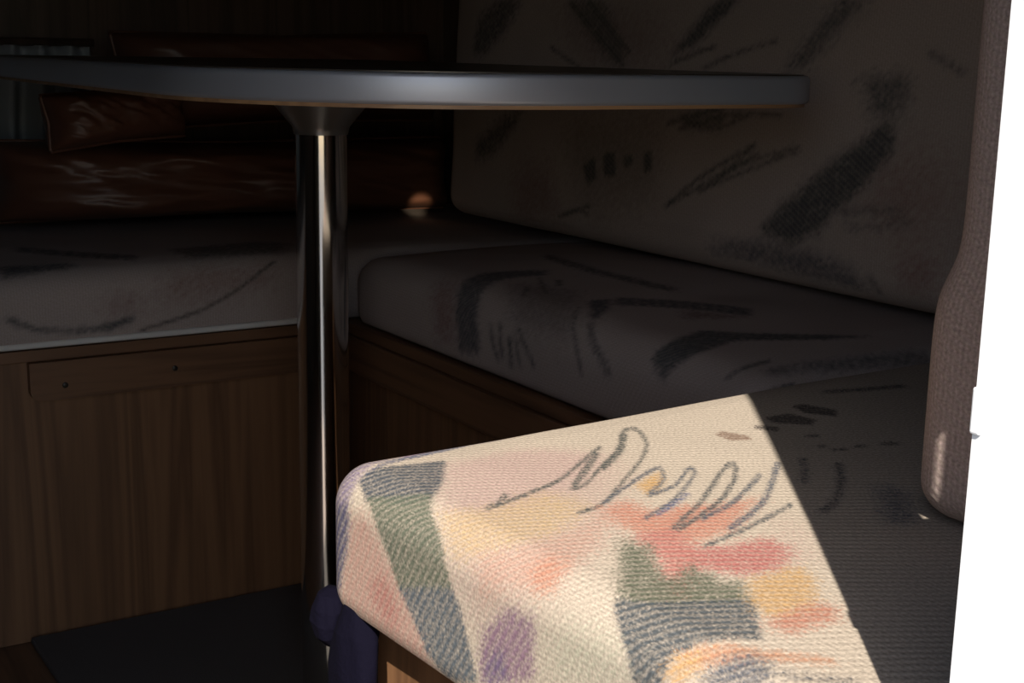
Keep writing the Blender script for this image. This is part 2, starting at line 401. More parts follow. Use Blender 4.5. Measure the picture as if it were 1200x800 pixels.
PRINTS = {   # printed motifs, cloth coordinates in millimetres: colour, edge softness (m), outline
 'seat_cushion.002': [
  ((224, 192, 172), 0.01, [(-364.0,171.7),(-343.5,171.7),(-321.1,173.6),(-298.2,175.1),(-287.0,164.2),(-275.7,153.4),(-264.6,142.5),(-253.6,131.8),(-280.9,82.6),(-313.3,52.4),(-341.9,25.8),(-363.4,10.7),(-383.2,-3.1),(-406.4,-13.3),(-430.0,-10.2),(-439.7,3.6),(-449.4,21.3),(-472.2,44.8),(-462.6,55.4),(-452.8,66.3),(-437.9,73.9),(-418.9,90.3),(-402.9,107.3),(-385.6,135.7)]),
  ((214, 206, 176), 0.008, [(-449.8,-16.0),(-440.3,-35.8),(-430.8,-51.8),(-433.6,-66.0),(-436.1,-79.5),(-443.2,-93.7),(-450.5,-76.1),(-458.3,-57.4),(-466.2,-37.7),(-474.6,-17.0),(-462.2,-16.5)]),
  ((222, 190, 170), 0.008, [(-256.2,-11.9),(-254.8,-30.1),(-274.8,-56.4),(-292.5,-79.9),(-304.0,-72.8),(-282.1,-44.6)]),
  ((222, 186, 170), 0.006, [(-362.0,167.9),(-345.4,167.5),(-327.4,168.6),(-308.9,169.9),(-293.7,162.1),(-278.7,154.2),(-269.0,130.6),(-302.5,97.6),(-332.1,80.9),(-358.5,66.8),(-371.3,71.4),(-384.0,76.0),(-396.6,80.5),(-401.3,104.7)]),
  ((228, 192, 144), 0.006, [(-407.4,106.1),(-391.2,88.4),(-374.7,89.2),(-357.8,90.1),(-340.0,91.4),(-337.3,74.2),(-334.7,57.5),(-375.4,29.0),(-391.6,30.5),(-405.5,36.1),(-429.2,51.9),(-435.1,73.9),(-422.8,87.7)]),
  ((224, 176, 152), 0.005, [(-426.2,53.6),(-411.5,38.4),(-399.8,27.3),(-379.0,28.0),(-356.9,29.8),(-340.4,42.6),(-329.7,38.9),(-355.6,17.7),(-377.9,-0.1),(-403.8,-10.7),(-424.3,-7.2),(-435.7,16.6),(-453.0,45.3),(-440.1,46.5)]),
  ((222, 156, 126), 0.004, [(-414.2,13.1),(-396.9,8.4),(-397.5,-5.4),(-420.6,-12.6),(-431.6,-0.2)]),
  ((218, 170, 150), 0.004, [(-446.3,186.1),(-438.6,168.6),(-449.7,152.4),(-461.0,138.4),(-472.0,124.6),(-481.3,114.7),(-490.4,104.9),(-499.4,95.3),(-513.0,91.0),(-513.2,119.4),(-513.4,149.4),(-511.0,176.9),(-508.3,205.6),(-490.4,198.4),(-474.5,194.2)]),
  ((205, 140, 125), 0.004, [(-485.8,164.1),(-470.0,149.5),(-480.8,133.4),(-496.8,125.5),(-500.7,143.7)]),
  ((150, 132, 150), 0.0025, [(-429.1,219.6),(-414.3,219.8),(-393.3,208.2),(-370.3,207.8),(-350.2,208.4),(-332.7,204.2),(-309.3,208.4),(-283.5,204.5),(-285.0,205.3),(-303.7,204.8),(-319.4,208.6),(-337.8,207.3),(-360.6,208.5),(-387.6,200.7),(-409.5,193.3),(-432.3,190.3),(-455.1,189.5),(-480.5,198.8),(-506.6,206.4),(-503.6,208.1),(-490.9,213.7),(-475.2,214.1),(-459.5,214.1),(-443.9,213.8)]),
  ((100, 97, 118), 0.002, [(-442.6,204.0),(-438.6,190.0),(-452.3,189.5),(-466.6,190.8),(-482.5,196.0),(-498.7,201.7),(-505.9,207.0),(-493.7,212.5),(-479.2,212.4),(-462.2,213.1)]),
  ((160, 115, 155), 0.002, [(-370.4,207.8),(-350.2,208.5),(-332.7,204.2),(-309.3,208.4),(-285.5,205.7),(-288.8,208.0),(-315.0,205.7),(-337.9,207.4),(-374.5,199.0)]),
  ((100, 105, 128), 0.0005, [(-409.7,188.7),(-406.4,188.3),(-405.2,192.1),(-408.5,192.3)]),
  ((100, 105, 128), 0.0005, [(-406.4,188.3),(-403.1,188.4),(-401.8,192.4),(-405.2,192.1)]),
  ((100, 105, 128), 0.0005, [(-403.1,188.4),(-399.9,189.0),(-398.4,193.4),(-401.8,192.4)]),
  ((100, 105, 128), 0.0005, [(-399.9,189.0),(-396.5,189.8),(-394.5,194.9),(-398.4,193.4)]),
  ((100, 105, 128), 0.0005, [(-396.5,189.8),(-393.2,191.2),(-390.8,196.8),(-394.5,194.9)]),
  ((100, 105, 128), 0.0005, [(-393.2,191.2),(-390.1,192.4),(-387.4,198.2),(-390.8,196.8)]),
  ((100, 105, 128), 0.0005, [(-390.1,192.4),(-386.4,193.3),(-383.5,199.3),(-387.4,198.2)]),
  ((100, 105, 128), 0.0005, [(-386.4,193.3),(-381.0,194.3),(-377.7,200.6),(-383.5,199.3)]),
  ((100, 105, 128), 0.0005, [(-381.0,194.3),(-373.3,195.1),(-369.5,202.1),(-377.7,200.6)]),
  ((100, 105, 128), 0.0005, [(-373.3,195.1),(-364.1,195.7),(-359.6,203.8),(-369.5,202.1)]),
  ((100, 105, 128), 0.0005, [(-364.1,195.7),(-353.6,196.4),(-347.7,207.0),(-359.6,203.8)]),
  ((100, 105, 128), 0.0005, [(-353.6,196.4),(-342.4,197.8),(-337.1,206.9),(-347.7,207.0)]),
  ((100, 105, 128), 0.0005, [(-342.4,197.8),(-329.2,201.2),(-326.3,206.5),(-337.1,206.9)]),
  ((100, 105, 128), 0.0005, [(-329.2,201.2),(-314.7,205.5),(-314.9,205.6),(-326.3,206.5)]),
  ((100, 105, 128), 0.0005, [(-314.7,205.5),(-303.0,204.3),(-303.2,204.6),(-314.9,205.6)]),
  ((100, 105, 128), 0.0005, [(-303.0,204.3),(-288.3,207.6),(-288.5,207.6),(-303.2,204.6)]),
  ((78, 86, 94), 0.0009, [(-417.5,191.5),(-397.9,190.5),(-384.0,186.2),(-369.4,182.7),(-354.8,179.0),(-379.4,142.8),(-399.2,123.3),(-418.3,138.4),(-431.0,172.9)]),
  ((112, 118, 98), 0.0009, [(-428.6,174.5),(-416.3,155.3),(-405.7,139.6),(-395.9,128.5),(-425.6,92.7),(-441.9,78.2),(-455.0,69.7),(-464.5,97.7),(-474.6,127.5),(-462.2,137.4),(-449.6,147.4),(-439.5,158.3)]),
  ((98, 108, 114), 0.0009, [(-472.8,128.5),(-462.8,98.6),(-453.3,70.6),(-463.6,61.8),(-475.5,55.9),(-487.4,50.0),(-499.2,44.2),(-513.5,78.9),(-502.4,97.3),(-486.7,112.0)]),
  ((162, 126, 142), 0.0025, [(-498.2,41.7),(-484.7,42.1),(-471.3,42.4),(-458.8,30.5),(-445.3,13.8),(-446.8,4.6),(-442.8,-5.3),(-454.8,-5.6),(-466.9,-5.5),(-479.2,-5.5),(-488.4,17.5)]),
  ((132, 112, 138), 0.0025, [(-496.9,38.5),(-481.3,36.4),(-470.5,20.7),(-487.7,15.5)]),
  ((84, 88, 84), 0.0003, [(-387.5,84.1),(-385.3,84.8),(-381.8,92.0),(-384.1,91.3)]),
  ((84, 88, 84), 0.0003, [(-385.3,84.8),(-383.0,85.4),(-379.5,92.6),(-381.8,92.0)]),
  ((84, 88, 84), 0.0003, [(-383.0,85.4),(-380.6,86.2),(-377.3,93.4),(-379.5,92.6)]),
  ((84, 88, 84), 0.0003, [(-380.6,86.2),(-377.6,87.6),(-374.9,94.5),(-377.3,93.4)]),
  ((84, 88, 84), 0.0003, [(-377.6,87.6),(-374.2,89.6),(-371.9,96.4),(-374.9,94.5)]),
  ((84, 88, 84), 0.0003, [(-374.2,89.6),(-370.6,92.2),(-368.5,98.7),(-371.9,96.4)]),
  ((84, 88, 84), 0.0003, [(-370.6,92.2),(-366.9,94.8),(-364.8,101.4),(-368.5,98.7)]),
  ((84, 88, 84), 0.0003, [(-366.9,94.8),(-363.2,97.4),(-361.0,104.0),(-364.8,101.4)]),
  ((84, 88, 84), 0.0003, [(-380.9,85.4),(-374.1,86.7),(-371.1,92.3),(-378.1,90.8)]),
  ((84, 88, 84), 0.0003, [(-374.1,86.7),(-367.2,88.1),(-364.1,93.7),(-371.1,92.3)]),
  ((84, 88, 84), 0.0003, [(-367.2,88.1),(-360.1,89.5),(-357.0,95.2),(-364.1,93.7)]),
  ((84, 88, 84), 0.0003, [(-360.1,89.5),(-352.9,91.2),(-349.7,97.0),(-357.0,95.2)]),
  ((84, 88, 84), 0.0003, [(-352.9,91.2),(-345.5,92.9),(-342.2,98.8),(-349.7,97.0)]),
  ((84, 88, 84), 0.0003, [(-345.5,92.9),(-337.6,95.2),(-334.1,101.4),(-342.2,98.8)]),
  ((84, 88, 84), 0.0003, [(-337.6,95.2),(-329.3,98.1),(-325.9,104.2),(-334.1,101.4)]),
  ((84, 88, 84), 0.0003, [(-329.3,98.1),(-321.1,101.7),(-318.0,107.7),(-325.9,104.2)]),
  ((84, 88, 84), 0.0003, [(-321.1,101.7),(-313.1,106.2),(-310.4,112.0),(-318.0,107.7)]),
  ((84, 88, 84), 0.0003, [(-313.1,106.2),(-305.2,111.3),(-302.8,117.1),(-310.4,112.0)]),
  ((84, 88, 84), 0.0003, [(-305.2,111.3),(-297.4,116.8),(-294.9,122.6),(-302.8,117.1)]),
  ((84, 88, 84), 0.0003, [(-297.4,116.8),(-289.4,122.2),(-286.7,128.2),(-294.9,122.6)]),
  ((84, 88, 84), 0.0003, [(-289.4,122.2),(-280.9,127.6),(-278.0,133.7),(-286.7,128.2)]),
  ((84, 88, 84), 0.0003, [(-280.9,127.6),(-272.0,133.1),(-269.0,139.4),(-278.0,133.7)]),
  ((84, 88, 84), 0.0003, [(-272.0,133.1),(-262.9,138.8),(-259.7,145.2),(-269.0,139.4)]),
  ((84, 88, 84), 0.0003, [(-262.9,138.8),(-253.6,144.6),(-250.3,151.2),(-259.7,145.2)]),
  ((84, 88, 84), 0.0003, [(-261.5,142.7),(-267.0,138.0),(-269.4,129.2),(-264.0,133.7)]),
  ((84, 88, 84), 0.0003, [(-267.0,138.0),(-272.1,133.5),(-274.4,124.8),(-269.4,129.2)]),
  ((84, 88, 84), 0.0003, [(-272.1,133.5),(-277.6,128.8),(-280.0,120.1),(-274.4,124.8)]),
  ((84, 88, 84), 0.0003, [(-277.6,128.8),(-284.2,123.2),(-286.7,114.5),(-280.0,120.1)]),
  ((84, 88, 84), 0.0003, [(-284.2,123.2),(-292.4,116.3),(-294.8,107.7),(-286.7,114.5)]),
  ((84, 88, 84), 0.0003, [(-292.4,116.3),(-301.6,108.7),(-303.9,100.2),(-294.8,107.7)]),
  ((84, 88, 84), 0.0003, [(-301.6,108.7),(-311.0,100.8),(-313.3,92.5),(-303.9,100.2)]),
  ((84, 88, 84), 0.0003, [(-311.0,100.8),(-320.0,93.2),(-322.3,84.9),(-313.3,92.5)]),
  ((84, 88, 84), 0.0003, [(-328.3,83.0),(-326.0,82.8),(-321.5,89.0),(-323.9,89.3)]),
  ((84, 88, 84), 0.0003, [(-326.0,82.8),(-323.8,82.2),(-319.4,88.5),(-321.5,89.0)]),
  ((84, 88, 84), 0.0003, [(-323.8,82.2),(-320.9,82.3),(-317.0,88.5),(-319.4,88.5)]),
  ((84, 88, 84), 0.0003, [(-320.9,82.3),(-316.5,84.1),(-313.5,89.9),(-317.0,88.5)]),
  ((84, 88, 84), 0.0003, [(-316.5,84.1),(-310.3,88.0),(-308.1,93.4),(-313.5,89.9)]),
  ((84, 88, 84), 0.0003, [(-310.3,88.0),(-303.1,93.4),(-301.2,98.5),(-308.1,93.4)]),
  ((84, 88, 84), 0.0003, [(-303.1,93.4),(-295.2,99.3),(-293.3,104.5),(-301.2,98.5)]),
  ((84, 88, 84), 0.0003, [(-295.2,99.3),(-287.0,105.3),(-284.8,110.7),(-293.3,104.5)]),
  ((84, 88, 84), 0.0003, [(-287.0,105.3),(-278.1,111.3),(-275.6,117.0),(-284.8,110.7)]),
  ((84, 88, 84), 0.0003, [(-278.1,111.3),(-268.2,117.8),(-265.6,123.6),(-275.6,117.0)]),
  ((84, 88, 84), 0.0003, [(-268.2,117.8),(-258.0,124.7),(-255.7,130.4),(-265.6,123.6)]),
  ((84, 88, 84), 0.0003, [(-258.0,124.7),(-248.0,132.4),(-246.8,137.2),(-255.7,130.4)]),
  ((84, 88, 84), 0.0003, [(-248.0,132.4),(-238.5,141.5),(-239.1,144.7),(-246.8,137.2)]),
  ((84, 88, 84), 0.0003, [(-238.5,141.5),(-229.7,151.2),(-231.2,153.5),(-239.1,144.7)]),
  ((84, 88, 84), 0.0003, [(-229.7,151.2),(-222.6,159.4),(-223.3,162.5),(-231.2,153.5)]),
  ((84, 88, 84), 0.0003, [(-222.6,159.4),(-217.7,164.1),(-215.4,170.0),(-223.3,162.5)]),
  ((84, 88, 84), 0.0003, [(-217.7,164.1),(-213.9,166.2),(-208.9,173.9),(-215.4,170.0)]),
  ((84, 88, 84), 0.0003, [(-213.9,166.2),(-210.5,166.9),(-204.2,174.9),(-208.9,173.9)]),
  ((84, 88, 84), 0.0003, [(-210.5,166.9),(-208.4,165.8),(-201.5,173.6),(-204.2,174.9)]),
  ((84, 88, 84), 0.0003, [(-208.4,165.8),(-207.9,163.5),(-200.9,170.0),(-201.5,173.6)]),
  ((84, 88, 84), 0.0003, [(-207.9,163.5),(-209.5,159.1),(-203.2,163.7),(-200.9,170.0)]),
  ((84, 88, 84), 0.0003, [(-209.5,159.1),(-213.1,152.3),(-207.5,155.5),(-203.2,163.7)]),
  ((84, 88, 84), 0.0003, [(-213.1,152.3),(-217.7,144.8),(-213.0,146.6),(-207.5,155.5)]),
  ((84, 88, 84), 0.0003, [(-217.7,144.8),(-222.5,138.0),(-219.0,138.2),(-213.0,146.6)]),
  ((84, 88, 84), 0.0003, [(-222.5,138.0),(-227.1,132.3),(-225.0,130.9),(-219.0,138.2)]),
  ((84, 88, 84), 0.0003, [(-227.1,132.3),(-232.1,126.8),(-231.3,124.0),(-225.0,130.9)]),
  ((84, 88, 84), 0.0003, [(-232.1,126.8),(-238.1,121.1),(-238.4,117.2),(-231.3,124.0)]),
  ((84, 88, 84), 0.0003, [(-238.1,121.1),(-245.5,114.6),(-246.7,110.0),(-238.4,117.2)]),
  ((84, 88, 84), 0.0003, [(-245.5,114.6),(-255.1,107.1),(-256.8,102.1),(-246.7,110.0)]),
  ((84, 88, 84), 0.0003, [(-255.1,107.1),(-266.3,98.9),(-268.2,93.8),(-256.8,102.1)]),
  ((84, 88, 84), 0.0003, [(-266.3,98.9),(-277.9,90.6),(-279.9,85.5),(-268.2,93.8)]),
  ((84, 88, 84), 0.0003, [(-277.9,90.6),(-288.9,82.6),(-290.8,77.6),(-279.9,85.5)]),
  ((84, 88, 84), 0.0003, [(-288.9,82.6),(-299.4,74.7),(-301.0,69.9),(-290.8,77.6)]),
  ((84, 88, 84), 0.0003, [(-299.4,74.7),(-309.5,66.9),(-311.2,62.1),(-301.0,69.9)]),
  ((84, 88, 84), 0.0003, [(-309.5,66.9),(-318.7,60.2),(-320.7,55.2),(-311.2,62.1)]),
  ((84, 88, 84), 0.0003, [(-318.7,60.2),(-326.5,55.3),(-329.2,50.0),(-320.7,55.2)]),
  ((84, 88, 84), 0.0003, [(-326.5,55.3),(-332.8,52.7),(-336.1,47.2),(-329.2,50.0)]),
  ((84, 88, 84), 0.0003, [(-332.8,52.7),(-338.3,51.7),(-341.8,46.2),(-336.1,47.2)]),
  ((84, 88, 84), 0.0003, [(-338.3,51.7),(-343.4,51.3),(-346.7,46.1),(-341.8,46.2)]),
  ((84, 88, 84), 0.0003, [(-343.4,51.3),(-348.4,51.0),(-351.6,45.9),(-346.7,46.1)]),
  ((84, 88, 84), 0.0003, [(-219.9,165.8),(-227.4,157.7),(-225.3,153.0),(-218.1,160.8)]),
  ((84, 88, 84), 0.0003, [(-227.4,157.7),(-234.3,150.0),(-232.5,145.1),(-225.3,153.0)]),
  ((84, 88, 84), 0.0003, [(-234.3,150.0),(-240.6,143.3),(-240.6,136.7),(-232.5,145.1)]),
  ((84, 88, 84), 0.0003, [(-240.6,143.3),(-247.1,137.3),(-249.5,128.5),(-240.6,136.7)]),
  ((84, 88, 84), 0.0003, [(-247.1,137.3),(-254.7,131.4),(-258.7,121.4),(-249.5,128.5)]),
  ((84, 88, 84), 0.0003, [(-254.7,131.4),(-263.3,125.4),(-268.0,115.1),(-258.7,121.4)]),
  ((84, 88, 84), 0.0003, [(-263.3,125.4),(-272.4,119.5),(-277.0,109.3),(-268.0,115.1)]),
  ((84, 88, 84), 0.0003, [(-272.4,119.5),(-281.2,113.5),(-285.6,103.5),(-277.0,109.3)]),
  ((226, 150, 122), 0.004, [(-333.6,47.1),(-309.2,49.5),(-316.4,26.2),(-291.9,24.4),(-280.3,18.9),(-268.5,13.5),(-239.7,14.4),(-268.9,-4.1),(-295.6,-20.9),(-316.7,-22.9),(-336.9,-24.6),(-344.0,-5.4),(-343.7,23.7)]),
  ((208, 122, 112), 0.004, [(-346.3,-18.2),(-336.9,-24.6),(-327.2,-30.7),(-317.6,-36.9),(-302.7,-37.8),(-287.2,-38.5),(-290.9,-60.6),(-315.4,-74.8),(-333.8,-71.9),(-340.6,-63.6),(-347.2,-55.0),(-353.6,-39.7)]),
  ((214, 135, 120), 0.0035, [(-347.2,5.0),(-333.7,-0.6),(-319.6,-5.7),(-344.9,-46.2),(-379.7,-71.4),(-388.0,-71.4),(-361.7,-33.7)]),
  ((232, 180, 112), 0.002, [(-288.2,70.1),(-253.6,85.7),(-272.7,63.6),(-297.7,47.5)]),
  ((90, 97, 106), 0.0003, [(-329.5,50.3),(-316.9,57.1),(-314.1,62.6),(-326.9,55.6)]),
  ((90, 97, 106), 0.0003, [(-316.9,57.1),(-303.4,64.5),(-300.4,70.2),(-314.1,62.6)]),
  ((90, 97, 106), 0.0003, [(-303.4,64.5),(-290.4,71.5),(-287.2,77.3),(-300.4,70.2)]),
  ((90, 97, 106), 0.0003, [(-290.4,71.5),(-279.2,77.2),(-275.7,83.1),(-287.2,77.3)]),
  ((90, 97, 106), 0.0003, [(-279.2,77.2),(-270.0,81.5),(-266.3,87.6),(-275.7,83.1)]),
  ((90, 97, 106), 0.0003, [(-270.0,81.5),(-262.3,84.8),(-258.3,91.0),(-266.3,87.6)]),
  ((90, 97, 106), 0.0003, [(-262.3,84.8),(-257.0,86.4),(-252.3,92.8),(-258.3,91.0)]),
  ((90, 97, 106), 0.0003, [(-257.0,86.4),(-255.0,86.2),(-249.1,92.0),(-252.3,92.8)]),
  ((90, 97, 106), 0.0003, [(-255.0,86.2),(-255.7,84.3),(-251.0,86.6),(-249.1,92.0)]),
  ((90, 97, 106), 0.0003, [(-255.7,84.3),(-259.3,79.4),(-256.6,79.0),(-251.0,86.6)]),
  ((90, 97, 106), 0.0003, [(-259.3,79.4),(-264.8,73.2),(-263.5,71.2),(-256.6,79.0)]),
  ((90, 97, 106), 0.0003, [(-264.8,73.2),(-269.8,68.3),(-270.8,64.2),(-263.5,71.2)]),
  ((90, 97, 106), 0.0003, [(-269.8,68.3),(-276.2,63.9),(-278.8,58.6),(-270.8,64.2)]),
  ((90, 97, 106), 0.0003, [(-276.2,63.9),(-284.6,59.1),(-287.5,53.7),(-278.8,58.6)]),
  ((90, 97, 106), 0.0003, [(-284.6,59.1),(-291.9,55.1),(-294.3,50.0),(-287.5,53.7)]),
  ((90, 97, 106), 0.0003, [(-291.9,55.1),(-298.6,48.0),(-293.3,52.6),(-294.3,50.0)]),
  ((90, 97, 106), 0.0003, [(-298.6,48.0),(-295.5,46.8),(-291.1,52.7),(-293.3,52.6)]),
  ((90, 97, 106), 0.0003, [(-295.5,46.8),(-288.9,47.6),(-284.7,53.4),(-291.1,52.7)]),
  ((90, 97, 106), 0.0003, [(-288.9,47.6),(-280.5,49.6),(-276.5,55.4),(-284.7,53.4)]),
  ((90, 97, 106), 0.0003, [(-280.5,49.6),(-271.9,52.7),(-268.6,58.3),(-276.5,55.4)]),
  ((90, 97, 106), 0.0003, [(-271.9,52.7),(-262.6,58.2),(-260.4,63.2),(-268.6,58.3)]),
  ((90, 97, 106), 0.0003, [(-262.6,58.2),(-252.3,65.6),(-250.6,70.3),(-260.4,63.2)]),
  ((90, 97, 106), 0.0003, [(-252.3,65.6),(-243.3,72.2),(-241.4,77.1),(-250.6,70.3)]),
  ((90, 97, 106), 0.0003, [(-243.3,72.2),(-238.6,75.2),(-234.8,81.2),(-241.4,77.1)]),
  ((90, 97, 106), 0.0003, [(-238.6,75.2),(-238.0,75.0),(-232.0,80.5),(-234.8,81.2)]),
  ((90, 97, 106), 0.0003, [(-238.0,75.0),(-238.6,73.6),(-233.9,75.7),(-232.0,80.5)]),
  ((90, 97, 106), 0.0003, [(-238.6,73.6),(-240.9,70.7),(-239.0,69.3),(-233.9,75.7)]),
  ((90, 97, 106), 0.0003, [(-240.9,70.7),(-245.5,66.4),(-246.0,62.7),(-239.0,69.3)]),
  ((90, 97, 106), 0.0003, [(-245.5,66.4),(-253.7,60.1),(-255.1,55.7),(-246.0,62.7)]),
  ((90, 97, 106), 0.0003, [(-253.7,60.1),(-264.7,52.3),(-266.5,47.7),(-255.1,55.7)]),
  ((90, 97, 106), 0.0003, [(-264.7,52.3),(-276.5,44.5),(-278.6,39.7),(-266.5,47.7)]),
  ((90, 97, 106), 0.0003, [(-276.5,44.5),(-287.3,37.9),(-289.8,33.0),(-278.6,39.7)]),
  ((90, 97, 106), 0.0003, [(-287.3,37.9),(-296.9,32.9),(-299.7,27.9),(-289.8,33.0)]),
  ((90, 97, 106), 0.0003, [(-296.9,32.9),(-306.4,28.7),(-309.3,23.7),(-299.7,27.9)]),
  ((90, 97, 106), 0.0003, [(-306.4,28.7),(-315.7,24.9),(-318.5,20.0),(-309.3,23.7)]),
  ((90, 97, 106), 0.0003, [(-315.7,24.9),(-324.8,21.0),(-327.5,16.2),(-318.5,20.0)]),
  ((104, 110, 140), 0.0005, [(-316.8,17.4),(-311.6,19.7),(-308.4,25.2),(-313.8,22.8)]),
  ((104, 110, 140), 0.0005, [(-311.6,19.7),(-306.2,22.0),(-303.0,27.5),(-308.4,25.2)]),
  ((104, 110, 140), 0.0005, [(-306.2,22.0),(-300.8,24.3),(-297.6,29.9),(-303.0,27.5)]),
  ((104, 110, 140), 0.0005, [(-300.8,24.3),(-295.5,26.7),(-292.3,32.3),(-297.6,29.9)]),
  ((104, 110, 140), 0.0005, [(-295.5,26.7),(-290.4,29.1),(-287.3,34.7),(-292.3,32.3)]),
  ((104, 110, 140), 0.0005, [(-290.4,29.1),(-285.4,31.6),(-282.3,37.2),(-287.3,34.7)]),
  ((104, 110, 140), 0.0005, [(-285.4,31.6),(-280.5,34.1),(-277.4,39.8),(-282.3,37.2)]),
  ((104, 110, 140), 0.0005, [(-280.5,34.1),(-275.5,36.7),(-272.3,42.4),(-277.4,39.8)]),
  ((88, 92, 92), 0.0003, [(-326.0,-5.2),(-314.7,1.0),(-312.0,6.7),(-323.5,0.4)]),
  ((88, 92, 92), 0.0003, [(-314.7,1.0),(-303.0,7.2),(-300.2,13.1),(-312.0,6.7)]),
  ((88, 92, 92), 0.0003, [(-303.0,7.2),(-290.9,13.9),(-288.1,19.9),(-300.2,13.1)]),
  ((88, 92, 92), 0.0003, [(-290.9,13.9),(-278.4,21.5),(-276.0,27.2),(-288.1,19.9)]),
  ((88, 92, 92), 0.0003, [(-278.4,21.5),(-265.0,30.5),(-263.2,36.0),(-276.0,27.2)]),
  ((88, 92, 92), 0.0003, [(-265.0,30.5),(-251.1,40.5),(-249.6,45.9),(-263.2,36.0)]),
  ((88, 92, 92), 0.0003, [(-251.1,40.5),(-238.2,50.0),(-236.3,55.7),(-249.6,45.9)]),
  ((88, 92, 92), 0.0003, [(-238.2,50.0),(-227.7,57.3),(-225.1,63.6),(-236.3,55.7)]),
  ((88, 92, 92), 0.0003, [(-227.7,57.3),(-220.0,62.1),(-216.4,68.9),(-225.1,63.6)]),
  ((88, 92, 92), 0.0003, [(-220.0,62.1),(-214.4,65.1),(-209.8,72.5),(-216.4,68.9)]),
  ((88, 92, 92), 0.0003, [(-214.4,65.1),(-211.6,66.1),(-205.1,74.2),(-209.8,72.5)]),
  ((88, 92, 92), 0.0003, [(-211.6,66.1),(-211.2,66.3),(-203.0,72.7),(-205.1,74.2)]),
  ((88, 92, 92), 0.0003, [(-211.2,66.3),(-211.9,65.2),(-205.8,67.3),(-203.0,72.7)]),
  ((88, 92, 92), 0.0003, [(-211.9,65.2),(-215.3,60.9),(-211.3,60.5),(-205.8,67.3)]),
  ((88, 92, 92), 0.0003, [(-215.3,60.9),(-220.9,55.2),(-219.0,52.6),(-211.3,60.5)]),
  ((88, 92, 92), 0.0003, [(-220.9,55.2),(-228.0,48.9),(-228.1,44.7),(-219.0,52.6)]),
  ((88, 92, 92), 0.0003, [(-228.0,48.9),(-237.1,41.8),(-238.2,36.8),(-228.1,44.7)]),
  ((88, 92, 92), 0.0003, [(-237.1,41.8),(-247.9,33.9),(-249.6,28.5),(-238.2,36.8)]),
  ((88, 92, 92), 0.0003, [(-247.9,33.9),(-259.5,26.2),(-261.9,20.4),(-249.6,28.5)]),
  ((88, 92, 92), 0.0003, [(-259.5,26.2),(-271.2,19.2),(-274.4,13.0),(-261.9,20.4)]),
  ((88, 92, 92), 0.0003, [(-271.2,19.2),(-283.4,13.2),(-287.1,6.8),(-274.4,13.0)]),
  ((88, 92, 92), 0.0003, [(-283.4,13.2),(-296.2,7.8),(-299.9,1.5),(-287.1,6.8)]),
  ((88, 92, 92), 0.0003, [(-296.2,7.8),(-308.9,2.8),(-312.5,-3.3),(-299.9,1.5)]),
  ((88, 92, 92), 0.0003, [(-308.9,2.8),(-321.2,-2.2),(-324.5,-8.1),(-312.5,-3.3)]),
  ((94, 100, 108), 0.0003, [(-301.4,-2.2),(-294.4,-0.3),(-289.8,6.2),(-297.0,4.2)]),
  ((94, 100, 108), 0.0003, [(-294.4,-0.3),(-287.3,1.4),(-282.7,8.0),(-289.8,6.2)]),
  ((94, 100, 108), 0.0003, [(-287.3,1.4),(-279.7,3.6),(-275.2,10.2),(-282.7,8.0)]),
  ((94, 100, 108), 0.0003, [(-279.7,3.6),(-271.0,6.9),(-267.1,13.4),(-275.2,10.2)]),
  ((94, 100, 108), 0.0003, [(-271.0,6.9),(-260.5,12.0),(-257.0,18.3),(-267.1,13.4)]),
  ((94, 100, 108), 0.0003, [(-260.5,12.0),(-248.7,18.4),(-245.5,24.6),(-257.0,18.3)]),
  ((94, 100, 108), 0.0003, [(-248.7,18.4),(-237.3,24.8),(-234.1,31.0),(-245.5,24.6)]),
  ((94, 100, 108), 0.0003, [(-237.3,24.8),(-227.8,30.1),(-224.5,36.5),(-234.1,31.0)]),
  ((94, 100, 108), 0.0003, [(-227.8,30.1),(-221.3,33.9),(-218.2,40.2),(-224.5,36.5)]),
  ((94, 100, 108), 0.0003, [(-221.3,33.9),(-216.6,36.8),(-214.1,42.8),(-218.2,40.2)]),
  ((94, 100, 108), 0.0003, [(-216.6,36.8),(-213.1,39.2),(-210.7,45.1),(-214.1,42.8)]),
  ((94, 100, 108), 0.0003, [(-213.1,39.2),(-209.2,41.7),(-206.6,47.7),(-210.7,45.1)]),
  ((88, 96, 108), 0.0003, [(-299.9,-22.7),(-289.2,-18.3),(-285.1,-11.5),(-296.1,-16.1)]),
  ((88, 96, 108), 0.0003, [(-289.2,-18.3),(-277.9,-13.8),(-273.6,-6.7),(-285.1,-11.5)]),
  ((88, 96, 108), 0.0003, [(-277.9,-13.8),(-266.3,-8.7),(-262.2,-1.7),(-273.6,-6.7)]),
  ((88, 96, 108), 0.0003, [(-266.3,-8.7),(-254.7,-2.8),(-251.5,3.8),(-262.2,-1.7)]),
  ((88, 96, 108), 0.0003, [(-254.7,-2.8),(-243.5,4.2),(-241.8,10.0),(-251.5,3.8)]),
  ((88, 96, 108), 0.0003, [(-243.5,4.2),(-232.9,11.8),(-232.3,16.8),(-241.8,10.0)]),
  ((88, 96, 108), 0.0003, [(-232.9,11.8),(-223.0,19.5),(-222.8,24.3),(-232.3,16.8)]),
  ((88, 96, 108), 0.0003, [(-223.0,19.5),(-213.5,26.8),(-213.3,31.7),(-222.8,24.3)]),
  ((88, 96, 108), 0.0003, [(-213.5,26.8),(-204.5,33.8),(-204.5,38.6),(-213.3,31.7)]),
  ((88, 96, 108), 0.0003, [(-204.5,33.8),(-196.0,40.6),(-196.5,45.1),(-204.5,38.6)]),
  ((88, 96, 108), 0.0003, [(-196.0,40.6),(-187.9,47.2),(-188.5,51.6),(-196.5,45.1)]),
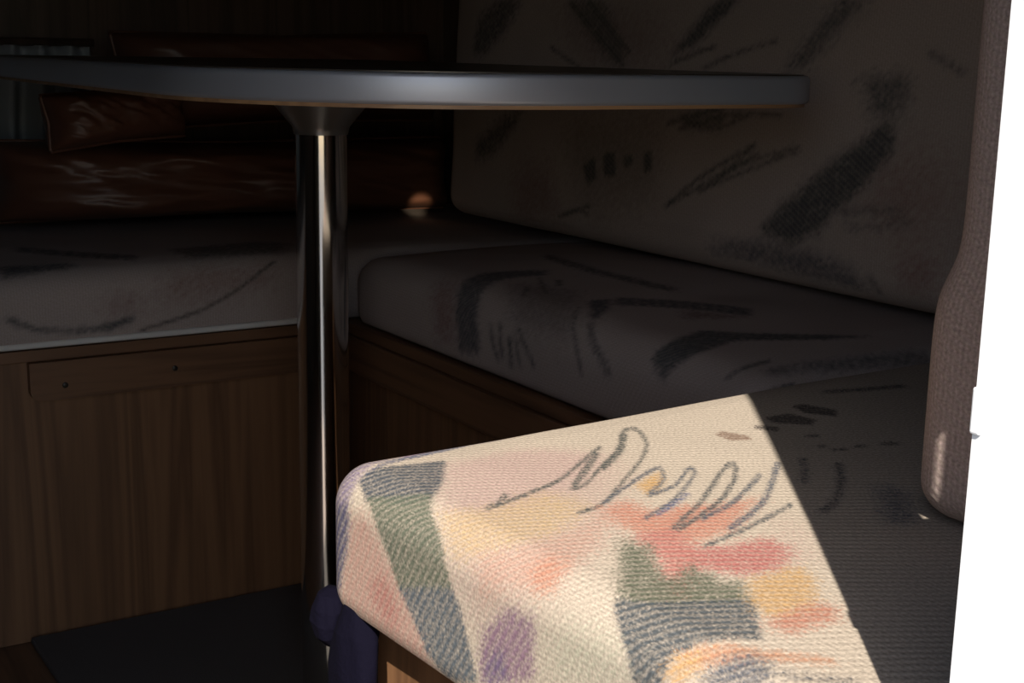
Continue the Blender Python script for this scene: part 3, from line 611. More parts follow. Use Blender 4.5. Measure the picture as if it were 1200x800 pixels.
  ((88, 96, 108), 0.0003, [(-187.9,47.2),(-179.8,53.8),(-180.3,58.3),(-188.5,51.6)]),
  ((95, 98, 98), 0.0003, [(-328.4,-33.2),(-321.5,-32.0),(-318.3,-27.4),(-325.3,-28.7)]),
  ((95, 98, 98), 0.0003, [(-321.5,-32.0),(-314.6,-30.8),(-311.3,-26.1),(-318.3,-27.4)]),
  ((95, 98, 98), 0.0003, [(-314.6,-30.8),(-307.4,-29.5),(-304.0,-24.7),(-311.3,-26.1)]),
  ((95, 98, 98), 0.0003, [(-307.4,-29.5),(-299.9,-27.9),(-296.5,-23.1),(-304.0,-24.7)]),
  ((95, 98, 98), 0.0003, [(-299.9,-27.9),(-292.0,-26.1),(-288.4,-21.2),(-296.5,-23.1)]),
  ((95, 98, 98), 0.0003, [(-292.0,-26.1),(-283.6,-24.1),(-279.9,-19.0),(-288.4,-21.2)]),
  ((95, 98, 98), 0.0003, [(-283.6,-24.1),(-275.1,-21.9),(-271.3,-16.7),(-279.9,-19.0)]),
  ((95, 98, 98), 0.0003, [(-275.1,-21.9),(-266.8,-19.6),(-263.0,-14.3),(-271.3,-16.7)]),
  ((95, 98, 98), 0.0003, [(-266.8,-19.6),(-259.1,-17.2),(-255.3,-11.9),(-263.0,-14.3)]),
  ((95, 98, 98), 0.0003, [(-259.1,-17.2),(-251.7,-14.7),(-247.8,-9.4),(-255.3,-11.9)]),
  ((95, 98, 98), 0.0003, [(-251.7,-14.7),(-244.4,-12.3),(-240.5,-6.9),(-247.8,-9.4)]),
  ((95, 98, 98), 0.0003, [(-244.4,-12.3),(-237.0,-9.8),(-233.0,-4.4),(-240.5,-6.9)]),
  ((90, 95, 100), 0.001, [(-162.8,53.6),(-167.9,48.0),(-163.0,48.4),(-157.8,54.0)]),
  ((90, 95, 100), 0.001, [(-167.9,48.0),(-173.0,42.5),(-168.1,42.8),(-163.0,48.4)]),
  ((90, 95, 100), 0.001, [(-173.0,42.5),(-177.7,37.4),(-173.5,37.1),(-168.1,42.8)]),
  ((90, 95, 100), 0.001, [(-177.7,37.4),(-182.1,33.0),(-179.0,31.6),(-173.5,37.1)]),
  ((90, 95, 100), 0.001, [(-182.1,33.0),(-186.4,29.1),(-184.5,26.6),(-179.0,31.6)]),
  ((90, 95, 100), 0.001, [(-186.4,29.1),(-190.9,25.3),(-189.8,22.2),(-184.5,26.6)]),
  ((90, 95, 100), 0.001, [(-190.9,25.3),(-195.7,21.4),(-194.7,18.2),(-189.8,22.2)]),
  ((90, 95, 100), 0.001, [(-195.7,21.4),(-200.5,17.4),(-199.4,14.4),(-194.7,18.2)]),
  ((85, 88, 90), 0.001, [(-152.9,32.9),(-159.4,26.3),(-152.8,26.6),(-146.4,33.1)]),
  ((85, 88, 90), 0.001, [(-159.4,26.3),(-165.3,20.1),(-159.0,20.2),(-152.8,26.6)]),
  ((85, 88, 90), 0.001, [(-165.3,20.1),(-170.9,14.5),(-166.1,13.2),(-159.0,20.2)]),
  ((85, 88, 90), 0.001, [(-170.9,14.5),(-177.0,9.0),(-174.3,5.9),(-166.1,13.2)]),
  ((85, 88, 90), 0.001, [(-177.0,9.0),(-185.1,2.5),(-183.8,-1.6),(-174.3,5.9)]),
  ((85, 88, 90), 0.001, [(-185.1,2.5),(-194.4,-4.5),(-193.9,-9.2),(-183.8,-1.6)]),
  ((85, 88, 90), 0.001, [(-194.4,-4.5),(-203.3,-10.8),(-203.8,-16.1),(-193.9,-9.2)]),
  ((85, 88, 90), 0.001, [(-203.3,-10.8),(-210.4,-15.5),(-212.5,-21.8),(-203.8,-16.1)]),
  ((85, 88, 90), 0.001, [(-210.4,-15.5),(-215.3,-18.2),(-219.7,-25.6),(-212.5,-21.8)]),
  ((85, 88, 90), 0.001, [(-215.3,-18.2),(-219.6,-19.8),(-225.4,-27.9),(-219.7,-25.6)]),
  ((85, 88, 90), 0.001, [(-219.6,-19.8),(-224.1,-21.3),(-230.1,-29.4),(-225.4,-27.9)]),
  ((85, 88, 90), 0.001, [(-224.1,-21.3),(-229.0,-23.1),(-234.7,-31.1),(-230.1,-29.4)]),
  ((108, 112, 90), 0.0025, [(-346.0,17.2),(-361.9,-6.0),(-348.9,1.6),(-358.8,-15.6),(-345.6,-7.2),(-362.4,-33.2),(-372.8,-51.4),(-363.5,-50.6),(-344.0,-40.2),(-355.6,-57.7),(-345.5,-56.3),(-352.5,-72.8),(-341.3,-72.1),(-356.2,-98.1),(-365.2,-92.6),(-374.2,-87.1),(-383.1,-81.6),(-391.9,-76.0),(-399.9,-69.4),(-405.0,-52.5),(-388.3,-33.4),(-368.3,-9.5)]),
  ((88, 95, 98), 0.0009, [(-403.8,-49.4),(-396.7,-65.8),(-388.1,-71.6),(-379.3,-77.1),(-370.5,-82.5),(-361.6,-88.0),(-352.7,-93.5),(-381.8,-126.5),(-391.0,-117.9),(-405.5,-110.0),(-422.8,-103.1),(-441.7,-102.2),(-448.8,-85.2),(-437.2,-76.9),(-423.3,-64.2)]),
  ((226, 178, 118), 0.003, [(-339.6,-75.8),(-321.6,-76.0),(-303.0,-76.1),(-311.0,-94.3),(-338.1,-118.8),(-350.1,-116.2),(-361.8,-113.5),(-356.5,-94.3)]),
  ((214, 142, 114), 0.003, [(-366.7,-113.4),(-350.5,-112.5),(-333.5,-111.4),(-325.2,-119.1),(-335.4,-131.8),(-353.0,-130.6),(-370.0,-129.4)]),
  ((222, 160, 122), 0.002, [(-417.8,-103.8),(-407.4,-111.5),(-398.3,-117.1),(-392.9,-126.5),(-387.0,-135.2),(-380.8,-142.8),(-374.6,-150.4),(-368.5,-157.9),(-372.9,-161.8),(-379.7,-155.1),(-386.6,-148.3),(-393.6,-141.6),(-402.3,-135.6),(-410.5,-127.4),(-425.9,-112.9)]),
  ((230, 178, 118), 0.0025, [(-434.9,-102.8),(-420.8,-103.4),(-406.3,-116.2),(-422.4,-118.7),(-434.3,-113.9),(-440.2,-105.8)]),
  ((104, 106, 112), 0.003, [(-432.9,-121.6),(-414.9,-124.6),(-402.2,-127.9),(-392.5,-135.4),(-400.8,-151.0),(-410.0,-153.0),(-417.5,-143.5),(-426.1,-133.0)]),
  ((90, 92, 95), 0.002, [(-402.7,-144.7),(-401.4,-148.7),(-398.3,-146.6),(-399.7,-142.7)]),
  ((90, 92, 95), 0.002, [(-401.4,-148.7),(-400.0,-152.7),(-396.9,-150.5),(-398.3,-146.6)]),
  ((90, 92, 95), 0.002, [(-400.0,-152.7),(-398.6,-156.5),(-395.3,-154.0),(-396.9,-150.5)]),
  ((90, 92, 95), 0.002, [(-398.6,-156.5),(-397.1,-159.7),(-393.7,-157.0),(-395.3,-154.0)]),
  ((90, 92, 95), 0.002, [(-397.1,-159.7),(-395.5,-162.2),(-392.0,-159.2),(-393.7,-157.0)]),
  ((90, 92, 95), 0.002, [(-395.5,-162.2),(-393.9,-164.0),(-390.3,-160.9),(-392.0,-159.2)]),
  ((90, 92, 95), 0.002, [(-393.9,-164.0),(-392.1,-165.7),(-388.5,-162.7),(-390.3,-160.9)]),
  ((90, 92, 95), 0.002, [(-392.1,-165.7),(-390.1,-167.8),(-386.4,-164.8),(-388.5,-162.7)]),
  ((90, 92, 95), 0.002, [(-390.1,-167.8),(-387.7,-170.5),(-384.0,-167.6),(-386.4,-164.8)]),
  ((90, 92, 95), 0.002, [(-387.7,-170.5),(-385.0,-173.5),(-381.3,-170.6),(-384.0,-167.6)]),
  ((90, 92, 95), 0.002, [(-385.0,-173.5),(-382.3,-176.7),(-378.6,-173.8),(-381.3,-170.6)]),
  ((90, 92, 95), 0.002, [(-382.3,-176.7),(-379.6,-179.8),(-375.9,-176.9),(-378.6,-173.8)]),
  ((160, 128, 106), 0.0005, [(-169.3,125.2),(-159.7,129.2),(-152.8,111.5),(-157.6,101.8),(-171.7,108.7)]),
  ((96, 86, 80), 0.0009, [(-67.8,150.0),(-55.4,150.5),(-48.6,123.4),(-62.2,109.8),(-73.4,129.8)]),
  ((96, 86, 80), 0.0009, [(-106.7,138.4),(-83.5,137.0),(-81.3,112.8),(-94.8,106.1),(-112.8,125.9)]),
  ((96, 86, 80), 0.0009, [(-136.3,120.6),(-134.0,117.1),(-125.4,125.0),(-127.8,128.5)]),
  ((96, 86, 80), 0.0009, [(-134.0,117.1),(-131.6,113.7),(-123.1,121.5),(-125.4,125.0)]),
  ((96, 86, 80), 0.0009, [(-131.6,113.7),(-129.3,110.2),(-120.7,118.1),(-123.1,121.5)]),
  ((96, 86, 80), 0.0009, [(-129.3,110.2),(-127.0,106.8),(-118.3,114.6),(-120.7,118.1)]),
  ((90, 90, 85), 0.001, [(-122.8,86.0),(-120.3,85.0),(-115.3,89.6),(-117.9,90.6)]),
  ((90, 90, 85), 0.001, [(-120.3,85.0),(-117.7,84.0),(-112.8,88.6),(-115.3,89.6)]),
  ((90, 90, 85), 0.001, [(-117.7,84.0),(-115.2,83.0),(-110.2,87.6),(-112.8,88.6)]),
  ((90, 90, 85), 0.001, [(-115.2,83.0),(-112.7,82.0),(-107.7,86.6),(-110.2,87.6)]),
  ((90, 90, 85), 0.001, [(-133.6,64.9),(-132.8,63.8),(-127.1,68.6),(-128.0,69.7)]),
  ((90, 90, 85), 0.001, [(-132.8,63.8),(-132.0,62.6),(-126.3,67.4),(-127.1,68.6)]),
  ((90, 90, 85), 0.001, [(-132.0,62.6),(-131.2,61.5),(-125.5,66.3),(-126.3,67.4)]),
  ((90, 90, 85), 0.001, [(-131.2,61.5),(-130.3,60.4),(-124.7,65.2),(-125.5,66.3)]),
  ((90, 90, 85), 0.001, [(-132.6,52.3),(-130.3,51.4),(-124.9,56.2),(-127.3,57.1)]),
  ((90, 90, 85), 0.001, [(-130.3,51.4),(-128.0,50.5),(-122.6,55.3),(-124.9,56.2)]),
  ((90, 90, 85), 0.001, [(-128.0,50.5),(-125.7,49.5),(-120.3,54.4),(-122.6,55.3)]),
  ((90, 90, 85), 0.001, [(-125.7,49.5),(-123.4,48.6),(-118.0,53.5),(-120.3,54.4)]),
  ((90, 90, 85), 0.001, [(-113.9,49.6),(-112.0,48.9),(-106.5,53.8),(-108.4,54.4)]),
  ((90, 90, 85), 0.001, [(-112.0,48.9),(-110.2,48.3),(-104.7,53.2),(-106.5,53.8)]),
  ((90, 90, 85), 0.001, [(-110.2,48.3),(-108.3,47.7),(-102.8,52.6),(-104.7,53.2)]),
  ((90, 90, 85), 0.001, [(-108.3,47.7),(-106.5,47.1),(-101.0,52.0),(-102.8,52.6)]),
  ((90, 90, 85), 0.001, [(-94.6,43.3),(-92.0,42.1),(-85.7,47.5),(-88.3,48.7)]),
  ((90, 90, 85), 0.001, [(-92.0,42.1),(-89.4,40.9),(-83.0,46.2),(-85.7,47.5)]),
  ((90, 90, 85), 0.001, [(-89.4,40.9),(-86.7,39.6),(-80.4,44.9),(-83.0,46.2)]),
  ((90, 90, 85), 0.001, [(-86.7,39.6),(-84.1,38.4),(-77.8,43.7),(-80.4,44.9)]),
  ((86, 86, 86), 0.002, [(-16.8,163.1),(-11.6,160.9),(-2.6,169.1),(-7.9,171.3)]),
  ((86, 86, 86), 0.002, [(-11.6,160.9),(-6.7,158.8),(2.4,167.0),(-2.6,169.1)]),
  ((86, 86, 86), 0.002, [(-6.7,158.8),(-1.1,156.6),(8.1,164.8),(2.4,167.0)]),
  ((86, 86, 86), 0.002, [(-1.1,156.6),(6.2,154.1),(15.7,162.5),(8.1,164.8)]),
  ((86, 86, 86), 0.002, [(6.2,154.1),(16.1,151.4),(25.8,159.9),(15.7,162.5)]),
  ((86, 86, 86), 0.002, [(16.1,151.4),(28.0,148.5),(38.0,157.1),(25.8,159.9)]),
  ((86, 86, 86), 0.002, [(28.0,148.5),(40.9,145.7),(51.1,154.3),(38.0,157.1)]),
  ((86, 86, 86), 0.002, [(40.9,145.7),(53.5,142.9),(63.9,151.4),(51.1,154.3)]),
  ((120, 122, 128), 0.005, [(-160.3,-8.9),(-159.9,-28.0),(-198.1,-65.7),(-219.4,-65.1),(-190.9,-38.1)]),
 ],
 'seat_cushion.001': [  # motifs of the shaded cushions, low contrast of shade put into their colours
  ((170, 151, 141), 0.01, [(-167.9,86.7),(-155.7,57.7),(-145.4,26.8),(-135.2,-3.0),(-202.5,-91.9),(-242.3,-114.9),(-245.1,-61.6),(-246.6,-3.9),(-211.6,20.2)]),
  ((182, 144, 134), 0.01, [(-217.2,187.1),(-205.3,150.2),(-252.8,115.2),(-288.5,115.8),(-292.3,162.4),(-258.8,162.8)]),
  ((111, 108, 109), 0.004, [(-299.4,108.3),(-269.1,110.2),(-238.5,120.8),(-205.2,136.4),(-168.4,152.5),(-127.8,141.1),(-93.9,127.7),(-110.9,102.0),(-150.5,105.2),(-179.3,101.9),(-205.8,87.3),(-238.5,72.7),(-266.8,62.4),(-294.0,59.9)]),
  ((110, 108, 105), 0.0015, [(-253.4,40.8),(-258.5,39.4),(-257.2,33.2),(-252.1,34.9)]),
  ((110, 108, 105), 0.0015, [(-258.5,39.4),(-263.7,38.7),(-262.4,32.4),(-257.2,33.2)]),
  ((110, 108, 105), 0.0015, [(-263.7,38.7),(-269.0,37.7),(-267.5,31.4),(-262.4,32.4)]),
  ((110, 108, 105), 0.0015, [(-269.0,37.7),(-274.3,36.0),(-272.5,29.8),(-267.5,31.4)]),
  ((110, 108, 105), 0.0015, [(-274.3,36.0),(-279.6,33.2),(-277.6,27.2),(-272.5,29.8)]),
  ((110, 108, 105), 0.0015, [(-279.6,33.2),(-284.8,29.8),(-282.7,23.9),(-277.6,27.2)]),
  ((110, 108, 105), 0.0015, [(-284.8,29.8),(-289.9,26.2),(-287.8,20.2),(-282.7,23.9)]),
  ((110, 108, 105), 0.0015, [(-289.9,26.2),(-295.0,22.7),(-292.8,16.7),(-287.8,20.2)]),
  ((110, 108, 105), 0.0015, [(-249.8,22.2),(-253.7,21.1),(-252.6,15.2),(-248.6,16.5)]),
  ((110, 108, 105), 0.0015, [(-253.7,21.1),(-257.5,20.7),(-256.4,14.7),(-252.6,15.2)]),
  ((110, 108, 105), 0.0015, [(-257.5,20.7),(-261.6,20.6),(-260.4,14.4),(-256.4,14.7)]),
  ((110, 108, 105), 0.0015, [(-261.6,20.6),(-266.3,20.1),(-264.9,13.9),(-260.4,14.4)]),
  ((110, 108, 105), 0.0015, [(-266.3,20.1),(-271.6,18.9),(-270.1,12.8),(-264.9,13.9)]),
  ((110, 108, 105), 0.0015, [(-271.6,18.9),(-277.4,17.4),(-275.8,11.3),(-270.1,12.8)]),
  ((110, 108, 105), 0.0015, [(-277.4,17.4),(-283.4,15.7),(-281.8,9.6),(-275.8,11.3)]),
  ((110, 108, 105), 0.0015, [(-283.4,15.7),(-289.2,14.0),(-287.6,7.9),(-281.8,9.6)]),
  ((110, 108, 105), 0.0015, [(-262.8,1.7),(-271.0,0.5),(-269.2,-7.2),(-261.0,-6.1)]),
  ((110, 108, 105), 0.0015, [(-271.0,0.5),(-279.1,-0.6),(-277.3,-8.3),(-269.2,-7.2)]),
  ((110, 108, 105), 0.0015, [(-279.1,-0.6),(-287.1,-1.7),(-285.3,-9.5),(-277.3,-8.3)]),
  ((110, 108, 105), 0.0015, [(-287.1,-1.7),(-295.1,-2.8),(-293.3,-10.6),(-285.3,-9.5)]),
  ((110, 108, 105), 0.0015, [(-260.4,-11.2),(-263.7,-12.1),(-262.2,-18.0),(-258.9,-17.1)]),
  ((110, 108, 105), 0.0015, [(-263.7,-12.1),(-266.9,-13.0),(-265.4,-18.8),(-262.2,-18.0)]),
  ((110, 108, 105), 0.0015, [(-266.9,-13.0),(-270.3,-13.9),(-268.7,-19.8),(-265.4,-18.8)]),
  ((110, 108, 105), 0.0015, [(-270.3,-13.9),(-274.0,-15.1),(-272.3,-21.0),(-268.7,-19.8)]),
  ((110, 108, 105), 0.0015, [(-274.0,-15.1),(-278.1,-16.8),(-276.3,-22.6),(-272.3,-21.0)]),
  ((110, 108, 105), 0.0015, [(-278.1,-16.8),(-282.5,-18.7),(-280.6,-24.4),(-276.3,-22.6)]),
  ((110, 108, 105), 0.0015, [(-282.5,-18.7),(-286.9,-20.7),(-285.0,-26.4),(-280.6,-24.4)]),
  ((110, 108, 105), 0.0015, [(-286.9,-20.7),(-291.2,-22.6),(-289.4,-28.4),(-285.0,-26.4)]),
  ((110, 108, 105), 0.0015, [(-250.2,-16.0),(-255.5,-21.2),(-253.1,-27.1),(-247.8,-21.4)]),
  ((110, 108, 105), 0.0015, [(-255.5,-21.2),(-260.8,-25.4),(-258.4,-31.6),(-253.1,-27.1)]),
  ((110, 108, 105), 0.0015, [(-260.8,-25.4),(-266.0,-29.4),(-263.5,-35.6),(-258.4,-31.6)]),
  ((110, 108, 105), 0.0015, [(-266.0,-29.4),(-270.8,-33.5),(-268.1,-39.5),(-263.5,-35.6)]),
  ((110, 108, 105), 0.0015, [(-270.8,-33.5),(-275.0,-37.8),(-272.1,-43.7),(-268.1,-39.5)]),
  ((110, 108, 105), 0.0015, [(-275.0,-37.8),(-278.7,-42.1),(-275.7,-47.9),(-272.1,-43.7)]),
  ((110, 108, 105), 0.0015, [(-278.7,-42.1),(-282.2,-46.5),(-279.2,-52.2),(-275.7,-47.9)]),
  ((110, 108, 105), 0.0015, [(-282.2,-46.5),(-285.7,-50.8),(-282.7,-56.5),(-279.2,-52.2)]),
  ((110, 108, 105), 0.0015, [(-166.9,56.6),(-173.9,48.3),(-176.3,39.3),(-169.1,47.8)]),
  ((110, 108, 105), 0.0015, [(-173.9,48.3),(-181.0,39.8),(-183.4,30.8),(-176.3,39.3)]),
  ((110, 108, 105), 0.0015, [(-181.0,39.8),(-187.2,32.8),(-189.1,24.4),(-183.4,30.8)]),
  ((110, 108, 105), 0.0015, [(-187.2,32.8),(-192.5,27.0),(-194.5,18.7),(-189.1,24.4)]),
  ((110, 108, 105), 0.0015, [(-131.1,88.7),(-143.4,66.3),(-136.9,70.5),(-124.0,93.7)]),
  ((110, 108, 105), 0.0015, [(-143.4,66.3),(-154.8,45.4),(-148.7,49.0),(-136.9,70.5)]),
  ((110, 108, 105), 0.0015, [(-154.8,45.4),(-166.2,24.5),(-160.4,27.8),(-148.7,49.0)]),
  ((110, 108, 105), 0.0015, [(-166.2,24.5),(-177.3,4.3),(-171.7,7.3),(-160.4,27.8)]),
  ((110, 108, 105), 0.0015, [(-120.1,66.7),(-115.3,63.4),(-136.1,30.9),(-141.3,35.1)]),
  ((110, 108, 105), 0.0015, [(-182.2,-66.6),(-190.8,-76.1),(-192.0,-82.7),(-183.7,-73.7)]),
  ((110, 108, 105), 0.0015, [(-190.8,-76.1),(-198.3,-83.7),(-199.1,-89.6),(-192.0,-82.7)]),
  ((110, 108, 105), 0.0015, [(-198.3,-83.7),(-204.3,-88.9),(-204.6,-94.3),(-199.1,-89.6)]),
  ((110, 108, 105), 0.0015, [(-204.3,-88.9),(-209.7,-93.3),(-209.4,-98.2),(-204.6,-94.3)]),
  ((110, 108, 105), 0.0015, [(-209.7,-93.3),(-214.6,-97.1),(-213.7,-101.6),(-209.4,-98.2)]),
  ((110, 108, 105), 0.0015, [(-214.6,-97.1),(-219.3,-100.6),(-217.7,-104.8),(-213.7,-101.6)]),
  ((110, 108, 105), 0.0015, [(-219.3,-100.6),(-224.6,-104.4),(-222.4,-108.4),(-217.7,-104.8)]),
  ((110, 108, 105), 0.0015, [(-224.6,-104.4),(-231.0,-108.8),(-228.7,-112.8),(-222.4,-108.4)]),
  ((110, 108, 105), 0.0015, [(-231.0,-108.8),(-237.6,-114.0),(-235.5,-118.0),(-228.7,-112.8)]),
  ((110, 108, 105), 0.0015, [(-237.6,-114.0),(-243.7,-119.5),(-241.9,-123.7),(-235.5,-118.0)]),
  ((110, 108, 105), 0.0015, [(-243.7,-119.5),(-249.3,-124.3),(-247.7,-128.7),(-241.9,-123.7)]),
  ((110, 108, 105), 0.0015, [(-249.3,-124.3),(-254.5,-127.8),(-253.0,-132.6),(-247.7,-128.7)]),
  ((110, 108, 105), 0.0015, [(-254.5,-127.8),(-259.6,-129.9),(-258.1,-135.0),(-253.0,-132.6)]),
  ((110, 108, 105), 0.0015, [(-259.6,-129.9),(-264.8,-131.7),(-263.3,-136.7),(-258.1,-135.0)]),
  ((110, 108, 105), 0.0015, [(-264.8,-131.7),(-270.0,-133.4),(-268.5,-138.4),(-263.3,-136.7)]),
  ((110, 108, 105), 0.0015, [(-270.0,-133.4),(-275.3,-135.1),(-273.6,-140.1),(-268.5,-138.4)]),
  ((110, 108, 105), 0.002, [(-207.1,-118.0),(-213.3,-125.3),(-209.7,-132.1),(-203.5,-124.1)]),
  ((110, 108, 105), 0.002, [(-213.3,-125.3),(-220.4,-131.6),(-216.3,-138.8),(-209.7,-132.1)]),
  ((110, 108, 105), 0.002, [(-220.4,-131.6),(-228.8,-137.5),(-223.3,-144.6),(-216.3,-138.8)]),
  ((110, 108, 105), 0.002, [(-228.8,-137.5),(-235.8,-143.4),(-230.2,-150.0),(-223.3,-144.6)]),
  ((110, 108, 105), 0.002, [(-235.8,-143.4),(-241.0,-149.6),(-235.4,-155.6),(-230.2,-150.0)]),
  ((110, 108, 105), 0.002, [(-241.0,-149.6),(-245.1,-155.6),(-239.7,-161.6),(-235.4,-155.6)]),
  ((110, 108, 105), 0.002, [(-245.1,-155.6),(-248.6,-161.2),(-243.6,-167.7),(-239.7,-161.6)]),
  ((110, 108, 105), 0.002, [(-248.6,-161.2),(-252.0,-166.0),(-247.4,-173.2),(-243.6,-167.7)]),
  ((110, 108, 105), 0.002, [(-252.0,-166.0),(-255.4,-170.0),(-251.0,-178.0),(-247.4,-173.2)]),
  ((110, 108, 105), 0.002, [(-255.4,-170.0),(-259.0,-173.6),(-254.6,-182.1),(-251.0,-178.0)]),
  ((110, 108, 105), 0.002, [(-259.0,-173.6),(-262.6,-176.9),(-258.2,-185.7),(-254.6,-182.1)]),
  ((110, 108, 105), 0.002, [(-262.6,-176.9),(-266.2,-180.3),(-261.8,-189.0),(-258.2,-185.7)]),
  ((109, 106, 108), 0.0025, [(-157.5,-51.0),(-134.8,-58.4),(-167.9,-100.8),(-199.7,-125.8),(-198.2,-111.7)]),
  ((109, 106, 108), 0.0025, [(-150.9,-90.7),(-143.3,-98.2),(-118.5,-65.4),(-125.8,-57.1)]),
  ((109, 106, 108), 0.0025, [(-143.3,-98.2),(-135.0,-104.7),(-110.6,-72.9),(-118.5,-65.4)]),
  ((109, 106, 108), 0.0025, [(-135.0,-104.7),(-126.7,-111.1),(-102.4,-80.1),(-110.6,-72.9)]),
  ((109, 106, 108), 0.0025, [(-126.7,-111.1),(-118.7,-118.6),(-94.1,-87.9),(-102.4,-80.1)]),
  ((109, 106, 108), 0.0025, [(-118.7,-118.6),(-111.3,-127.5),(-85.6,-95.9),(-94.1,-87.9)]),
  ((109, 106, 108), 0.0025, [(-111.3,-127.5),(-104.3,-137.1),(-77.0,-104.2),(-85.6,-95.9)]),
  ((109, 106, 108), 0.0025, [(-104.3,-137.1),(-97.0,-146.7),(-69.1,-113.7),(-77.0,-104.2)]),
  ((109, 106, 108), 0.0025, [(-97.0,-146.7),(-89.5,-156.2),(-62.2,-124.7),(-69.1,-113.7)]),
  ((109, 106, 108), 0.0025, [(-89.5,-156.2),(-82.4,-166.5),(-56.4,-137.2),(-62.2,-124.7)]),
  ((109, 106, 108), 0.0025, [(-82.4,-166.5),(-75.8,-177.7),(-50.6,-150.0),(-56.4,-137.2)]),
  ((109, 106, 108), 0.0025, [(-75.8,-177.7),(-69.4,-189.3),(-44.5,-162.3),(-50.6,-150.0)]),
  ((109, 106, 108), 0.0025, [(-69.4,-189.3),(-63.3,-200.9),(-38.3,-174.2),(-44.5,-162.3)]),
  ((165, 136, 126), 0.006, [(-103.3,-141.9),(-91.4,-161.8),(-79.5,-181.1),(-67.1,-205.8),(-89.1,-196.7),(-110.7,-187.1),(-130.7,-175.9)]),
  ((103, 103, 101), 0.0025, [(-232.6,-239.8),(-193.9,-237.6),(-146.1,-224.8),(-122.2,-251.9),(-105.6,-263.6),(-91.1,-277.4),(-76.6,-291.1),(-61.2,-303.7),(-42.6,-318.6),(-20.0,-329.8),(-49.2,-325.1),(-76.1,-318.8),(-94.5,-307.8),(-112.4,-296.3),(-129.9,-284.2),(-148.3,-273.3),(-183.5,-284.4),(-207.8,-282.3),(-252.8,-268.1)]),
  ((107, 106, 103), 0.0009, [(-227.0,-343.4),(-220.2,-344.4),(-217.3,-339.7),(-223.4,-338.9)]),
  ((107, 106, 103), 0.0009, [(-220.2,-344.4),(-214.5,-344.7),(-211.8,-339.8),(-217.3,-339.7)]),
  ((107, 106, 103), 0.0009, [(-214.5,-344.7),(-209.3,-344.9),(-206.3,-339.9),(-211.8,-339.8)]),
  ((107, 106, 103), 0.0009, [(-209.3,-344.9),(-203.8,-345.6),(-200.2,-340.0),(-206.3,-339.9)]),
  ((107, 106, 103), 0.0009, [(-203.8,-345.6),(-196.8,-346.4),(-192.1,-339.7),(-200.2,-340.0)]),
  ((107, 106, 103), 0.0009, [(-196.8,-346.4),(-187.4,-345.9),(-182.3,-339.0),(-192.1,-339.7)]),
  ((107, 106, 103), 0.0009, [(-187.4,-345.9),(-176.9,-345.0),(-171.5,-337.8),(-182.3,-339.0)]),
  ((107, 106, 103), 0.0009, [(-176.9,-345.0),(-166.4,-343.9),(-160.9,-336.6),(-171.5,-337.8)]),
  ((107, 106, 103), 0.0009, [(-240.6,-383.6),(-234.5,-391.8),(-227.5,-387.9),(-234.9,-380.1)]),
  ((107, 106, 103), 0.0009, [(-234.5,-391.8),(-217.8,-399.7),(-218.4,-390.0),(-227.5,-387.9)]),
  ((107, 106, 103), 0.0009, [(-217.8,-399.7),(-210.1,-399.4),(-210.0,-390.3),(-218.4,-390.0)]),
  ((107, 106, 103), 0.0009, [(-210.1,-399.4),(-202.8,-398.9),(-202.0,-390.0),(-210.0,-390.3)]),
  ((107, 106, 103), 0.0009, [(-202.8,-398.9),(-195.3,-398.2),(-193.8,-389.3),(-202.0,-390.0)]),
  ((107, 106, 103), 0.0009, [(-195.3,-398.2),(-188.7,-397.5),(-187.3,-388.4),(-193.8,-389.3)]),
  ((107, 106, 103), 0.0009, [(-188.7,-397.5),(-182.3,-396.8),(-180.9,-387.7),(-187.3,-388.4)]),
  ((107, 106, 103), 0.0009, [(-182.3,-396.8),(-175.9,-396.1),(-174.5,-387.1),(-180.9,-387.7)]),
  ((114, 110, 108), 0.004, [(-139.3,-379.1),(-125.7,-381.9),(-121.3,-374.4),(-134.6,-371.8)]),
  ((114, 110, 108), 0.004, [(-125.7,-381.9),(-111.9,-384.6),(-107.8,-376.8),(-121.3,-374.4)]),
  ((114, 110, 108), 0.004, [(-111.9,-384.6),(-97.3,-387.3),(-93.6,-379.3),(-107.8,-376.8)]),
  ((114, 110, 108), 0.004, [(-97.3,-387.3),(-81.7,-390.1),(-78.2,-381.6),(-93.6,-379.3)]),
  ((114, 110, 108), 0.004, [(-81.7,-390.1),(-64.4,-392.7),(-61.1,-383.7),(-78.2,-381.6)]),
  ((114, 110, 108), 0.004, [(-64.4,-392.7),(-45.6,-394.5),(-42.4,-385.2),(-61.1,-383.7)]),
  ((114, 110, 108), 0.004, [(-45.6,-394.5),(-25.9,-395.5),(-22.7,-386.1),(-42.4,-385.2)]),
  ((114, 110, 108), 0.004, [(-25.9,-395.5),(-6.0,-396.5),(-2.9,-387.1),(-22.7,-386.1)]),
  ((114, 110, 108), 0.004, [(-192.1,-369.3),(-174.1,-371.0),(-165.1,-359.3),(-182.1,-356.6)]),
  ((114, 110, 108), 0.004, [(-174.1,-371.0),(-156.3,-372.8),(-148.1,-361.9),(-165.1,-359.3)]),
  ((114, 110, 108), 0.004, [(-156.3,-372.8),(-137.6,-374.8),(-129.9,-364.3),(-148.1,-361.9)]),
  ((114, 110, 108), 0.004, [(-137.6,-374.8),(-117.0,-376.9),(-109.7,-366.6),(-129.9,-364.3)]),
  ((114, 110, 108), 0.004, [(-117.0,-376.9),(-93.9,-379.6),(-87.0,-369.4),(-109.7,-366.6)]),
  ((114, 110, 108), 0.004, [(-93.9,-379.6),(-68.4,-382.4),(-62.0,-371.9),(-87.0,-369.4)]),
  ((114, 110, 108), 0.004, [(-68.4,-382.4),(-41.1,-384.4),(-34.7,-373.6),(-62.0,-371.9)]),
